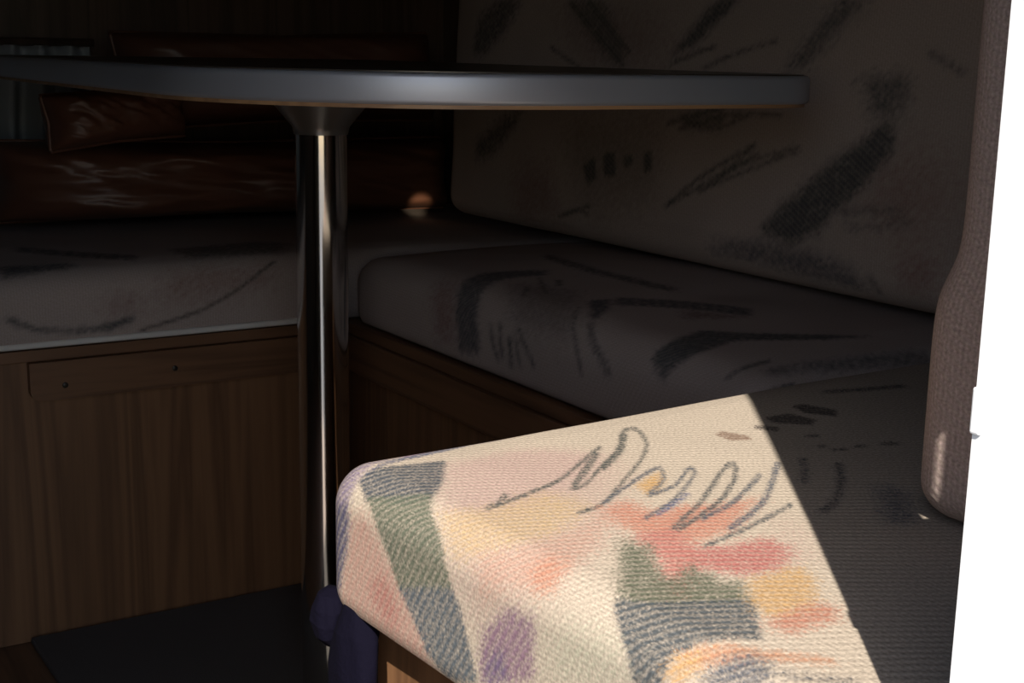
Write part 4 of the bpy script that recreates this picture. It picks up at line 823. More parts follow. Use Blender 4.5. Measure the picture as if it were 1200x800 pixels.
  ((114, 110, 108), 0.004, [(-41.1,-384.4),(-12.7,-385.3),(-6.4,-374.4),(-34.7,-373.6)]),
  ((114, 110, 108), 0.004, [(-53.9,190.1),(-56.7,158.5),(-34.6,188.0),(-27.1,227.2)]),
  ((114, 110, 108), 0.004, [(-56.7,158.5),(-59.4,129.0),(-38.7,155.8),(-34.6,188.0)]),
  ((114, 110, 108), 0.004, [(-59.4,129.0),(-61.6,99.0),(-42.4,123.6),(-38.7,155.8)]),
  ((114, 110, 108), 0.004, [(-61.6,99.0),(-63.0,67.0),(-44.4,90.4),(-42.4,123.6)]),
  ((114, 110, 108), 0.004, [(-63.0,67.0),(-63.2,32.2),(-44.8,54.9),(-44.4,90.4)]),
  ((114, 110, 108), 0.004, [(-63.2,32.2),(-62.4,-3.7),(-43.6,18.9),(-44.8,54.9)]),
  ((114, 110, 108), 0.004, [(-62.4,-3.7),(-62.1,-40.4),(-42.9,-17.9),(-43.6,18.9)]),
  ((114, 110, 108), 0.004, [(-62.1,-40.4),(-57.9,-70.2),(-40.8,-50.8),(-42.9,-17.9)]),
 ],
 'backrest_cushion': [
  ((186, 157, 146), 0.02, [(-249.9,53.1),(-190.2,49.5),(-130.4,45.9),(-73.3,42.4),(-17.3,39.0),(18.3,13.9),(53.3,-10.5),(13.3,-12.3),(-28.8,-14.2),(-74.6,-16.1),(-121.6,-18.2),(-162.6,4.7),(-207.2,28.6)]),
  ((192, 157, 146), 0.02, [(333.8,-116.8),(360.7,-110.3),(387.1,-104.0),(412.5,-97.9),(436.3,-92.1),(448.4,-112.6),(460.9,-133.0),(473.4,-153.1),(445.9,-161.7),(416.9,-170.7),(385.7,-180.1),(368.6,-159.3),(351.1,-138.2)]),
  ((182, 161, 147), 0.02, [(-192.0,-91.9),(-133.2,-86.2),(-77.8,-80.8),(-25.9,-75.7),(24.8,-70.8),(16.5,-99.1),(11.6,-127.6),(7.1,-156.4),(0.2,-185.8),(-46.7,-194.1),(-96.2,-203.0),(-150.0,-212.5),(-158.9,-182.3),(-169.9,-152.2),(-180.2,-122.1)]),
  ((187, 151, 141), 0.016, [(-321.4,-170.2),(-231.8,-151.3),(-208.9,-184.1),(-190.5,-216.8),(-248.9,-230.9),(-323.5,-262.5),(-309.4,-206.6)]),
  ((99, 99, 98), 0.004, [(352.0,-77.0),(375.8,-63.0),(385.3,-90.8),(357.7,-121.6),(336.3,-141.6),(313.6,-162.4),(290.5,-183.8),(254.8,-202.8),(198.5,-193.8),(239.9,-158.4),(263.1,-140.6),(285.5,-123.4),(309.4,-107.4),(331.1,-92.0)]),
  ((118, 114, 112), 0.006, [(324.0,-24.8),(358.0,-21.8),(390.8,-18.8),(398.3,-38.1),(385.6,-58.4),(344.6,-63.0),(347.3,-44.3)]),
  ((110, 108, 105), 0.0015, [(-144.5,-148.0),(-116.7,-136.0),(-111.7,-161.9),(-133.5,-173.8)]),
  ((110, 108, 105), 0.0015, [(-97.8,-131.4),(-72.6,-127.4),(-68.6,-155.0),(-94.4,-160.4)]),
  ((110, 108, 105), 0.0015, [(-54.5,-131.4),(-37.7,-127.0),(-36.0,-139.6),(-51.3,-144.0)]),
  ((110, 108, 105), 0.0015, [(-16.2,-123.4),(0.3,-121.2),(3.7,-141.6),(-10.8,-148.0)]),
  ((110, 108, 105), 0.0012, [(34.3,-185.9),(53.8,-173.8),(49.5,-171.1),(30.0,-183.2)]),
  ((110, 108, 105), 0.0012, [(53.8,-173.8),(72.9,-161.9),(68.5,-159.2),(49.5,-171.1)]),
  ((110, 108, 105), 0.0012, [(72.9,-161.9),(91.6,-150.4),(87.5,-147.6),(68.5,-159.2)]),
  ((110, 108, 105), 0.0012, [(91.6,-150.4),(110.9,-139.6),(107.2,-136.6),(87.5,-147.6)]),
  ((110, 108, 105), 0.0012, [(110.9,-139.6),(130.8,-129.4),(127.5,-126.3),(107.2,-136.6)]),
  ((110, 108, 105), 0.0012, [(130.8,-129.4),(151.3,-119.7),(148.1,-116.6),(127.5,-126.3)]),
  ((110, 108, 105), 0.0012, [(151.3,-119.7),(172.3,-110.3),(169.1,-107.2),(148.1,-116.6)]),
  ((110, 108, 105), 0.0012, [(172.3,-110.3),(192.4,-101.1),(189.4,-98.0),(169.1,-107.2)]),
  ((110, 108, 105), 0.0012, [(40.2,-183.2),(66.4,-171.0),(63.3,-168.2),(37.2,-180.4)]),
  ((110, 108, 105), 0.0012, [(66.4,-171.0),(92.3,-159.0),(89.2,-156.3),(63.3,-168.2)]),
  ((110, 108, 105), 0.0012, [(92.3,-159.0),(115.9,-147.6),(112.9,-145.0),(89.2,-156.3)]),
  ((110, 108, 105), 0.0012, [(115.9,-147.6),(136.0,-137.3),(132.9,-134.7),(112.9,-145.0)]),
  ((110, 108, 105), 0.0012, [(136.0,-137.3),(152.0,-128.0),(148.7,-125.6),(132.9,-134.7)]),
  ((110, 108, 105), 0.0012, [(152.0,-128.0),(165.5,-119.6),(162.0,-117.3),(148.7,-125.6)]),
  ((110, 108, 105), 0.0012, [(165.5,-119.6),(177.6,-111.6),(174.2,-109.4),(162.0,-117.3)]),
  ((110, 108, 105), 0.0012, [(177.6,-111.6),(190.0,-103.7),(186.7,-101.4),(174.2,-109.4)]),
  ((110, 108, 105), 0.0012, [(96.7,-162.4),(116.3,-152.4),(113.2,-149.7),(93.5,-159.8)]),
  ((110, 108, 105), 0.0012, [(116.3,-152.4),(135.1,-142.4),(132.1,-139.8),(113.2,-149.7)]),
  ((110, 108, 105), 0.0012, [(135.1,-142.4),(153.7,-133.1),(150.9,-130.4),(132.1,-139.8)]),
  ((110, 108, 105), 0.0012, [(153.7,-133.1),(172.8,-124.9),(170.4,-122.0),(150.9,-130.4)]),
  ((110, 108, 105), 0.0012, [(172.8,-124.9),(193.7,-117.5),(191.8,-114.6),(170.4,-122.0)]),
  ((110, 108, 105), 0.0012, [(193.7,-117.5),(215.5,-110.9),(213.8,-107.9),(191.8,-114.6)]),
  ((110, 108, 105), 0.0012, [(215.5,-110.9),(235.1,-105.4),(233.7,-102.5),(213.8,-107.9)]),
  ((110, 108, 105), 0.0012, [(235.1,-105.4),(249.0,-101.8),(247.8,-98.8),(233.7,-102.5)]),
  ((110, 108, 105), 0.0012, [(249.0,-101.8),(256.5,-100.3),(255.8,-97.2),(247.8,-98.8)]),
  ((110, 108, 105), 0.0012, [(256.5,-100.3),(259.0,-100.2),(260.6,-97.3),(255.8,-97.2)]),
  ((110, 108, 105), 0.0012, [(259.0,-100.2),(258.3,-99.4),(262.3,-100.4),(260.6,-97.3)]),
  ((110, 108, 105), 0.0012, [(258.3,-99.4),(257.2,-100.2),(259.7,-102.6),(262.3,-100.4)]),
  ((110, 108, 105), 0.0012, [(257.2,-100.2),(254.1,-101.4),(255.9,-104.2),(259.7,-102.6)]),
  ((110, 108, 105), 0.0012, [(254.1,-101.4),(248.5,-103.2),(250.1,-106.1),(255.9,-104.2)]),
  ((110, 108, 105), 0.0012, [(248.5,-103.2),(238.9,-106.2),(240.6,-109.1),(250.1,-106.1)]),
  ((110, 108, 105), 0.0012, [(238.9,-106.2),(223.6,-111.5),(225.5,-114.3),(240.6,-109.1)]),
  ((110, 108, 105), 0.0012, [(223.6,-111.5),(200.6,-119.8),(202.7,-122.7),(225.5,-114.3)]),
  ((110, 108, 105), 0.0012, [(200.6,-119.8),(170.1,-130.9),(172.3,-133.8),(202.7,-122.7)]),
  ((110, 108, 105), 0.0012, [(170.1,-130.9),(135.7,-143.4),(137.9,-146.4),(172.3,-133.8)]),
  ((110, 108, 105), 0.0012, [(135.7,-143.4),(101.5,-155.9),(103.9,-158.9),(137.9,-146.4)]),
  ((110, 108, 105), 0.0012, [(126.6,-147.7),(134.1,-142.6),(130.5,-140.3),(123.0,-145.4)]),
  ((110, 108, 105), 0.0012, [(134.1,-142.6),(141.3,-137.5),(137.7,-135.2),(130.5,-140.3)]),
  ((110, 108, 105), 0.0012, [(141.3,-137.5),(148.7,-132.6),(145.4,-130.2),(137.7,-135.2)]),
  ((110, 108, 105), 0.0012, [(148.7,-132.6),(157.2,-127.9),(154.2,-125.3),(145.4,-130.2)]),
  ((110, 108, 105), 0.0012, [(157.2,-127.9),(167.1,-123.4),(164.5,-120.7),(154.2,-125.3)]),
  ((110, 108, 105), 0.0012, [(167.1,-123.4),(178.0,-119.1),(175.6,-116.3),(164.5,-120.7)]),
  ((110, 108, 105), 0.0012, [(178.0,-119.1),(189.1,-114.9),(186.8,-112.0),(175.6,-116.3)]),
  ((110, 108, 105), 0.0012, [(189.1,-114.9),(199.7,-110.7),(197.5,-107.9),(186.8,-112.0)]),
  ((110, 108, 105), 0.0012, [(25.9,-88.6),(48.7,-83.1),(46.8,-79.9),(23.9,-85.3)]),
  ((110, 108, 105), 0.0012, [(48.7,-83.1),(71.5,-77.5),(69.6,-74.3),(46.8,-79.9)]),
  ((110, 108, 105), 0.0012, [(71.5,-77.5),(91.6,-72.5),(89.6,-69.4),(69.6,-74.3)]),
  ((110, 108, 105), 0.0012, [(91.6,-72.5),(107.1,-68.9),(105.4,-65.7),(89.6,-69.4)]),
  ((110, 108, 105), 0.0012, [(107.1,-68.9),(117.5,-66.8),(116.2,-63.6),(105.4,-65.7)]),
  ((110, 108, 105), 0.0012, [(117.5,-66.8),(124.4,-65.9),(123.5,-62.6),(116.2,-63.6)]),
  ((110, 108, 105), 0.0012, [(124.4,-65.9),(130.0,-65.4),(129.2,-62.1),(123.5,-62.6)]),
  ((110, 108, 105), 0.0012, [(130.0,-65.4),(136.3,-64.7),(135.5,-61.5),(129.2,-62.1)]),
  ((110, 108, 105), 0.0012, [(52.1,-93.2),(79.8,-86.8),(77.8,-83.6),(50.2,-90.0)]),
  ((110, 108, 105), 0.0012, [(79.8,-86.8),(105.6,-80.3),(103.7,-77.1),(77.8,-83.6)]),
  ((110, 108, 105), 0.0012, [(105.6,-80.3),(129.2,-74.6),(127.7,-71.4),(103.7,-77.1)]),
  ((110, 108, 105), 0.0012, [(129.2,-74.6),(151.4,-70.6),(150.5,-67.4),(127.7,-71.4)]),
  ((110, 108, 105), 0.0012, [(151.4,-70.6),(172.0,-68.8),(171.6,-65.6),(150.5,-67.4)]),
  ((110, 108, 105), 0.0012, [(172.0,-68.8),(191.1,-68.5),(191.1,-65.3),(171.6,-65.6)]),
  ((110, 108, 105), 0.0012, [(191.1,-68.5),(209.5,-68.8),(209.5,-65.6),(191.1,-65.3)]),
  ((110, 108, 105), 0.0012, [(209.5,-68.8),(227.6,-68.8),(227.4,-65.6),(209.5,-65.6)]),
  ((110, 108, 105), 0.0012, [(58.3,-80.9),(72.7,-83.3),(74.6,-79.9),(60.2,-77.6)]),
  ((110, 108, 105), 0.0012, [(72.7,-83.3),(86.9,-86.0),(88.5,-82.7),(74.6,-79.9)]),
  ((110, 108, 105), 0.0012, [(86.9,-86.0),(101.3,-87.9),(101.9,-84.5),(88.5,-82.7)]),
  ((110, 108, 105), 0.0012, [(101.3,-87.9),(116.2,-87.8),(115.5,-84.4),(101.9,-84.5)]),
  ((110, 108, 105), 0.0012, [(116.2,-87.8),(131.9,-84.7),(130.2,-81.6),(115.5,-84.4)]),
  ((110, 108, 105), 0.0012, [(131.9,-84.7),(148.2,-79.8),(146.1,-76.8),(130.2,-81.6)]),
  ((110, 108, 105), 0.0012, [(148.2,-79.8),(164.7,-74.2),(162.5,-71.3),(146.1,-76.8)]),
  ((110, 108, 105), 0.0012, [(164.7,-74.2),(180.4,-69.1),(178.3,-66.2),(162.5,-71.3)]),
  ((128, 122, 118), 0.005, [(50.7,-74.7),(94.9,-69.2),(136.0,-64.0),(130.3,-83.4),(68.3,-90.7)]),
  ((110, 108, 105), 0.0012, [(-204.1,-224.9),(-182.5,-218.4),(-184.2,-214.8),(-205.3,-221.2)]),
  ((110, 108, 105), 0.0012, [(-182.5,-218.4),(-162.5,-212.3),(-164.2,-208.7),(-184.2,-214.8)]),
  ((110, 108, 105), 0.0012, [(-162.5,-212.3),(-142.7,-206.2),(-144.8,-202.7),(-164.2,-208.7)]),
  ((110, 108, 105), 0.0012, [(-142.7,-206.2),(-123.4,-200.3),(-125.9,-196.9),(-144.8,-202.7)]),
  ((110, 108, 105), 0.0012, [(-185.6,-220.4),(-177.9,-217.5),(-180.5,-214.2),(-188.1,-217.1)]),
  ((110, 108, 105), 0.0012, [(-177.9,-217.5),(-170.4,-214.4),(-172.9,-211.1),(-180.5,-214.2)]),
  ((110, 108, 105), 0.0012, [(-170.4,-214.4),(-163.6,-212.0),(-165.0,-208.4),(-172.9,-211.1)]),
  ((110, 108, 105), 0.0012, [(-163.6,-212.0),(-157.6,-210.7),(-156.8,-206.7),(-165.0,-208.4)]),
  ((110, 108, 105), 0.0012, [(-157.6,-210.7),(-151.8,-210.7),(-148.9,-206.7),(-156.8,-206.7)]),
  ((110, 108, 105), 0.0012, [(-151.8,-210.7),(-145.5,-211.8),(-141.7,-207.8),(-148.9,-206.7)]),
  ((110, 108, 105), 0.0012, [(-145.5,-211.8),(-138.9,-213.2),(-134.9,-209.3),(-141.7,-207.8)]),
  ((110, 108, 105), 0.0012, [(-138.9,-213.2),(-132.2,-214.5),(-128.3,-210.6),(-134.9,-209.3)]),
  ((110, 108, 105), 0.0012, [(-198.6,59.8),(-180.9,48.4),(-174.8,51.0),(-192.4,62.3)]),
  ((110, 108, 105), 0.0012, [(-180.9,48.4),(-162.8,37.1),(-157.0,39.7),(-174.8,51.0)]),
  ((110, 108, 105), 0.0012, [(-162.8,37.1),(-145.3,26.1),(-139.8,28.8),(-157.0,39.7)]),
  ((110, 108, 105), 0.0012, [(-145.3,26.1),(-128.6,15.7),(-123.4,18.4),(-139.8,28.8)]),
  ((110, 108, 105), 0.0012, [(-128.6,15.7),(-112.9,6.0),(-107.7,8.8),(-123.4,18.4)]),
  ((110, 108, 105), 0.0012, [(-112.9,6.0),(-97.3,-3.1),(-92.0,-0.3),(-107.7,8.8)]),
  ((110, 108, 105), 0.0012, [(-97.3,-3.1),(-81.4,-12.0),(-76.1,-9.1),(-92.0,-0.3)]),
  ((110, 108, 105), 0.0012, [(-81.4,-12.0),(-65.4,-20.8),(-60.2,-17.9),(-76.1,-9.1)]),
  ((110, 108, 105), 0.0012, [(-154.2,61.2),(-140.9,51.4),(-135.7,53.4),(-148.9,63.3)]),
  ((110, 108, 105), 0.0012, [(-140.9,51.4),(-127.5,41.4),(-122.4,43.5),(-135.7,53.4)]),
  ((110, 108, 105), 0.0012, [(-127.5,41.4),(-114.4,31.9),(-109.4,34.1),(-122.4,43.5)]),
  ((110, 108, 105), 0.0012, [(-114.4,31.9),(-101.7,23.3),(-96.9,25.6),(-109.4,34.1)]),
  ((110, 108, 105), 0.0012, [(-101.7,23.3),(-89.5,15.9),(-84.8,18.3),(-96.9,25.6)]),
  ((110, 108, 105), 0.0012, [(-89.5,15.9),(-77.6,9.4),(-73.1,11.9),(-84.8,18.3)]),
  ((110, 108, 105), 0.0012, [(-77.6,9.4),(-65.9,3.3),(-61.5,5.8),(-73.1,11.9)]),
  ((110, 108, 105), 0.0012, [(-65.9,3.3),(-54.4,-2.9),(-50.0,-0.3),(-61.5,5.8)]),
  ((110, 108, 105), 0.0012, [(-235.4,0.9),(-216.8,-6.0),(-213.0,-2.7),(-231.7,4.1)]),
  ((110, 108, 105), 0.0012, [(-216.8,-6.0),(-198.1,-12.7),(-194.3,-9.5),(-213.0,-2.7)]),
  ((110, 108, 105), 0.0012, [(-198.1,-12.7),(-179.7,-19.3),(-175.9,-16.1),(-194.3,-9.5)]),
  ((110, 108, 105), 0.0012, [(-179.7,-19.3),(-161.7,-25.8),(-157.9,-22.7),(-175.9,-16.1)]),
  ((124, 118, 111), 0.006, [(-201.8,63.4),(-123.3,61.7),(-90.6,29.6),(-57.8,-1.6),(-73.7,-22.7),(-140.5,13.8),(-171.1,38.3)]),
  ((110, 108, 105), 0.0012, [(29.6,-17.6),(50.7,-12.1),(47.8,-8.5),(26.8,-14.0)]),
  ((110, 108, 105), 0.0012, [(50.7,-12.1),(71.6,-6.7),(68.7,-3.1),(47.8,-8.5)]),
  ((110, 108, 105), 0.0012, [(71.6,-6.7),(92.0,-1.4),(89.3,2.1),(68.7,-3.1)]),
  ((110, 108, 105), 0.0012, [(92.0,-1.4),(112.1,3.7),(109.4,7.2),(89.3,2.1)]),
  ((110, 108, 105), 0.0012, [(92.3,-21.3),(110.0,-16.0),(107.2,-12.6),(89.4,-17.8)]),
  ((110, 108, 105), 0.0012, [(110.0,-16.0),(127.7,-10.7),(124.9,-7.3),(107.2,-12.6)]),
  ((110, 108, 105), 0.0012, [(127.7,-10.7),(144.2,-5.8),(141.6,-2.4),(124.9,-7.3)]),
  ((110, 108, 105), 0.0012, [(144.2,-5.8),(158.8,-1.5),(156.5,2.0),(141.6,-2.4)]),
  ((110, 108, 105), 0.0012, [(158.8,-1.5),(172.1,1.9),(170.0,5.4),(156.5,2.0)]),
  ((110, 108, 105), 0.0012, [(172.1,1.9),(184.7,4.7),(182.8,8.2),(170.0,5.4)]),
  ((110, 108, 105), 0.0012, [(184.7,4.7),(197.1,7.3),(195.2,10.8),(182.8,8.2)]),
  ((110, 108, 105), 0.0012, [(197.1,7.3),(209.5,9.9),(207.6,13.4),(195.2,10.8)]),
  ((103, 102, 103), 0.004, [(91.8,47.4),(119.0,60.0),(145.0,59.4),(123.1,42.2),(99.8,24.5),(75.0,6.3),(28.7,-6.8),(61.5,20.8)]),
  ((114, 111, 111), 0.006, [(230.5,-10.5),(252.7,12.5),(274.9,34.7),(296.5,56.2),(332.5,55.6),(312.8,37.2),(291.4,18.4),(269.5,-1.0),(247.4,-16.3),(224.8,-32.1)]),
  ((118, 114, 113), 0.002, [(411.2,1.3),(423.2,-4.2),(425.9,-0.1),(413.9,5.3)]),
  ((118, 114, 113), 0.002, [(423.2,-4.2),(434.8,-9.5),(437.3,-5.4),(425.9,-0.1)]),
  ((118, 114, 113), 0.002, [(434.8,-9.5),(445.9,-14.7),(448.3,-10.7),(437.3,-5.4)]),
  ((118, 114, 113), 0.002, [(445.9,-14.7),(456.9,-19.9),(459.3,-15.9),(448.3,-10.7)]),
  ((121, 115, 118), 0.006, [(126.2,-217.3),(171.6,-210.6),(215.5,-204.1),(256.1,-205.9),(294.6,-207.7),(342.3,-216.4),(362.7,-241.3),(327.4,-238.4),(290.5,-235.8),(255.8,-233.8),(220.7,-231.8),(184.2,-229.8),(146.0,-230.8),(107.5,-231.6)]),
  ((186, 137, 130), 0.012, [(398.9,-204.0),(438.8,-181.8),(450.3,-217.6),(409.8,-226.5)]),
  ((117, 113, 112), 0.003, [(321.5,-163.7),(329.8,-161.8),(328.3,-157.6),(320.0,-159.5)]),
  ((117, 113, 112), 0.003, [(329.8,-161.8),(337.7,-159.8),(336.3,-155.6),(328.3,-157.6)]),
  ((117, 113, 112), 0.003, [(337.7,-159.8),(345.9,-158.0),(344.8,-153.8),(336.3,-155.6)]),
  ((117, 113, 112), 0.003, [(345.9,-158.0),(355.2,-156.6),(354.7,-152.3),(344.8,-153.8)]),
  ((117, 113, 112), 0.003, [(355.2,-156.6),(366.3,-155.8),(366.2,-151.5),(354.7,-152.3)]),
  ((117, 113, 112), 0.003, [(366.3,-155.8),(378.7,-155.3),(378.8,-151.1),(366.2,-151.5)]),
  ((117, 113, 112), 0.003, [(378.7,-155.3),(391.6,-155.1),(391.6,-150.9),(378.8,-151.1)]),
  ((117, 113, 112), 0.003, [(391.6,-155.1),(404.0,-154.7),(403.9,-150.5),(391.6,-150.9)]),
  ((117, 113, 112), 0.003, [(328.5,-176.6),(351.4,-173.0),(350.8,-169.6),(327.9,-173.2)]),
  ((117, 113, 112), 0.003, [(351.4,-173.0),(373.6,-169.6),(373.0,-166.2),(350.8,-169.6)]),
  ((117, 113, 112), 0.003, [(373.6,-169.6),(395.1,-166.2),(394.5,-162.9),(373.0,-166.2)]),
  ((117, 113, 112), 0.003, [(395.1,-166.2),(416.0,-163.0),(415.4,-159.7),(394.5,-162.9)]),
  ((110, 108, 105), 0.002, [(359.0,-221.2),(363.4,-225.7),(367.5,-222.9),(362.8,-218.5)]),
  ((110, 108, 105), 0.002, [(363.4,-225.7),(367.2,-230.8),(371.6,-227.6),(367.5,-222.9)]),
  ((110, 108, 105), 0.002, [(367.2,-230.8),(370.2,-237.0),(375.2,-232.9),(371.6,-227.6)]),
  ((110, 108, 105), 0.002, [(370.2,-237.0),(372.1,-245.9),(377.8,-239.9),(375.2,-232.9)]),
  ((106, 103, 105), 0.006, [(-366.0,71.3),(-307.5,70.1),(-327.4,44.8),(-349.6,19.1),(-409.0,-12.2),(-439.4,-7.5),(-427.9,37.7)]),
  ((107, 104, 104), 0.006, [(-428.8,-166.3),(-417.7,-134.2),(-357.4,-100.1),(-290.1,-75.7),(-318.4,-110.0),(-373.0,-152.2)]),
 ],
 'seat_cushion': [
  ((185, 151, 139), 0.01, [(322.0,-283.7),(363.3,-281.1),(373.0,-302.9),(331.3,-305.0)]),
  ((182, 148, 135), 0.012, [(391.8,-260.1),(422.0,-255.2),(452.9,-249.3),(482.3,-252.0),(512.1,-254.7),(542.6,-256.7),(539.8,-284.9),(507.0,-286.6),(474.9,-288.0),(443.4,-289.4),(400.0,-288.7)]),
  ((110, 108, 105), 0.0015, [(208.5,-295.7),(215.1,-296.3),(238.4,-309.4),(277.2,-316.9),(315.5,-316.1),(357.1,-306.0),(361.0,-312.6),(333.6,-322.9),(286.9,-322.8),(242.8,-316.8),(210.9,-303.9)]),
  ((113, 104, 98), 0.0005, [(366.6,-328.3),(378.9,-325.4),(377.8,-321.0),(365.3,-323.8)]),
  ((113, 104, 98), 0.0005, [(378.9,-325.4),(391.7,-322.6),(390.6,-318.3),(377.8,-321.0)]),
  ((113, 104, 98), 0.0005, [(391.7,-322.6),(404.2,-319.9),(403.0,-315.6),(390.6,-318.3)]),
  ((113, 104, 98), 0.0005, [(404.2,-319.9),(415.9,-317.2),(414.7,-312.9),(403.0,-315.6)]),
  ((113, 104, 98), 0.0005, [(415.9,-317.2),(426.4,-314.5),(425.1,-310.2),(414.7,-312.9)]),
  ((113, 104, 98), 0.0005, [(426.4,-314.5),(436.1,-311.8),(434.6,-307.6),(425.1,-310.2)]),
  ((113, 104, 98), 0.0005, [(436.1,-311.8),(445.4,-308.9),(443.7,-304.8),(434.6,-307.6)]),
  ((113, 104, 98), 0.0005, [(445.4,-308.9),(455.0,-305.4),(453.1,-301.4),(443.7,-304.8)]),
  ((113, 104, 98), 0.0005, [(455.0,-305.4),(464.7,-301.4),(462.7,-297.4),(453.1,-301.4)]),
  ((113, 104, 98), 0.0005, [(464.7,-301.4),(474.4,-297.0),(472.2,-293.1),(462.7,-297.4)]),
  ((113, 104, 98), 0.0005, [(474.4,-297.0),(484.4,-292.0),(482.0,-288.1),(472.2,-293.1)]),
  ((113, 104, 98), 0.0005, [(484.4,-292.0),(495.1,-286.2),(492.6,-282.4),(482.0,-288.1)]),
  ((113, 104, 98), 0.0005, [(495.1,-286.2),(506.7,-279.4),(504.1,-275.7),(492.6,-282.4)]),
  ((113, 104, 98), 0.0005, [(506.7,-279.4),(519.3,-271.6),(517.0,-267.6),(504.1,-275.7)]),
  ((113, 104, 98), 0.0005, [(519.3,-271.6),(533.0,-262.1),(531.1,-256.6),(517.0,-267.6)]),
  ((113, 104, 98), 0.0005, [(533.0,-262.1),(547.8,-247.9),(546.4,-240.8),(531.1,-256.6)]),
  ((111, 108, 108), 0.004, [(217.3,-200.2),(243.8,-203.8),(270.8,-206.5),(298.5,-208.5),(297.2,-224.7),(263.1,-229.4),(229.9,-234.0),(208.8,-240.8)]),
  ((115, 111, 109), 0.004, [(253.4,-125.4),(268.7,-136.5),(276.3,-106.7),(261.3,-92.9)]),
  ((115, 111, 109), 0.004, [(268.7,-136.5),(283.9,-148.1),(291.7,-118.8),(276.3,-106.7)]),
  ((115, 111, 109), 0.004, [(283.9,-148.1),(298.6,-161.6),(307.2,-130.1),(291.7,-118.8)]),
  ((115, 111, 109), 0.004, [(298.6,-161.6),(313.0,-176.0),(322.6,-141.8),(307.2,-130.1)]),
  ((115, 111, 109), 0.004, [(313.0,-176.0),(328.0,-188.0),(337.6,-154.5),(322.6,-141.8)]),
  ((115, 111, 109), 0.004, [(328.0,-188.0),(343.4,-198.3),(352.9,-166.5),(337.6,-154.5)]),
  ((115, 111, 109), 0.004, [(343.4,-198.3),(359.3,-206.9),(368.4,-177.6),(352.9,-166.5)]),
  ((115, 111, 109), 0.004, [(359.3,-206.9),(375.9,-213.2),(384.0,-188.1),(368.4,-177.6)]),
  ((128, 119, 113), 0.006, [(436.1,-162.5),(465.9,-158.4),(495.8,-155.5),(526.0,-153.7),(556.5,-152.4),(593.2,-181.3),(562.8,-224.6),(531.1,-223.0),(499.8,-222.0),(469.0,-221.1),(438.6,-220.5)]),
 ],
}
CUSHION_SHAPES.update({k: [(tone(*c), s, [(a / 1000, b / 1000) for a, b in p]) for c, s, p in v] for k, v in PRINTS.items()})

# ------------------------------------------------------------------ seat cushions
ZT = .366
def I(x, y, z, rz=0): return Matrix.Translation((x, y, z)) @ Matrix.Rotation(math.radians(rz), 4, 'Z')
c1 = thing('seat_cushion', 'patterned seat cushion with pale piping on the back bench, left of the table column', 'cushion', (-.6, .23, ZT))
cushion('cover', (2.19, .50, .088), .028, .004, .012, M['cloth_shaded'], I(-.045, .012, .0005), c1, CREAM_SHADED, .010)
pp = []
for x in np.linspace(-1.1, .0, 60):
    pp.append((x + .6, -.006 - .23 + .0015 * math.sin(x * 9), .0058))
tube('piping', pp, .0042, M['piping'], c1, 8)

c2 = thing('seat_cushion', 'dim patterned seat cushion along the right wall, under the large backrest', 'cushion', (.2, -.4, ZT))
cushion('cover', (.452, .785, .088), .032, .004, .012, M['cloth_shaded'], I(.0255, -.010, .0005), c2, CREAM_SHADED, .010)

c3 = thing('seat_cushion', 'sunlit patterned seat cushion beside the doorway, above the navy cloth', 'cushion', (0, -1.055, ZT))
cushion('cover', (.84, .45, .094), 0.026, .0013, .006, M['cloth'], Matrix.Translation((.012, 0, .0005)) @ Matrix.Rotation(math.radians(3.5), 4, 'Z'), c3, CREAM, .004, 4)

# ------------------------------------------------------------------ backrests
# local block: x along the wall, y up, z out of the wall
def upright(x, y, z, face, lean):
    # face 'W': block top looks to -x ; face 'N': block top looks to +y
    if face == 'W':
        R_ = Matrix(((0, 0, -1), (-1, 0, 0), (0, 1, 0))).to_4x4()
        T_ = Matrix.Rotation(math.radians(lean), 4, 'Y')
    else:
        R_ = Matrix(((-1, 0, 0), (0, 0, 1), (0, 1, 0))).to_4x4()
        T_ = Matrix.Rotation(math.radians(lean), 4, 'X')
    return Matrix.Translation((x, y, z)) @ T_ @ R_
k1 = thing('backrest_cushion', 'large patterned backrest cushion standing along the right wall', 'cushion', (.386, -.3, .466))
cushion('cover', (1.05, .50, .10), .03, .004, .015, M['cloth_shaded'], upright(.0, 0.0, .252, 'W', 3), k1, CREAM_SHADED, .012)

k2 = thing('backrest_cushion', 'narrow end of a backrest cushion against the white door jamb', 'cushion', (.117, -1.249, .4675))
P, F, st = rounded_block((.60, .50, .122), .022, .004, .006)
# padded lower half: stands further out of the wall
low = 1 / (1 + np.exp((P[:, 1] + .112) / .008))
P[:, 2] += low * .016 * (P[:, 2] / .122)
P[:, 0] += -low * 0.0
me = bpy.data.meshes.new('cover'); me.from_pydata(P.tolist(), [], F); me.transform(upright(0, -.012, .25, 'N', 0)); me.update()
li = np.empty(len(me.loops), int); me.loops.foreach_get('vertex_index', li)
me.uv_layers.new(name='cloth').data.foreach_set('uv', st[li].astype(np.float32).ravel())
colr = print_pattern(st, tone(216, 188, 174), CUSHION_SHAPES.get('backrest_cushion.001', []))
me.color_attributes.new('print', 'FLOAT_COLOR', 'POINT').data.foreach_set('color', np.concatenate([colr, np.ones((len(colr), 1))], 1).astype(np.float32).ravel())
link('cover', me, M['cloth'], k2, True)

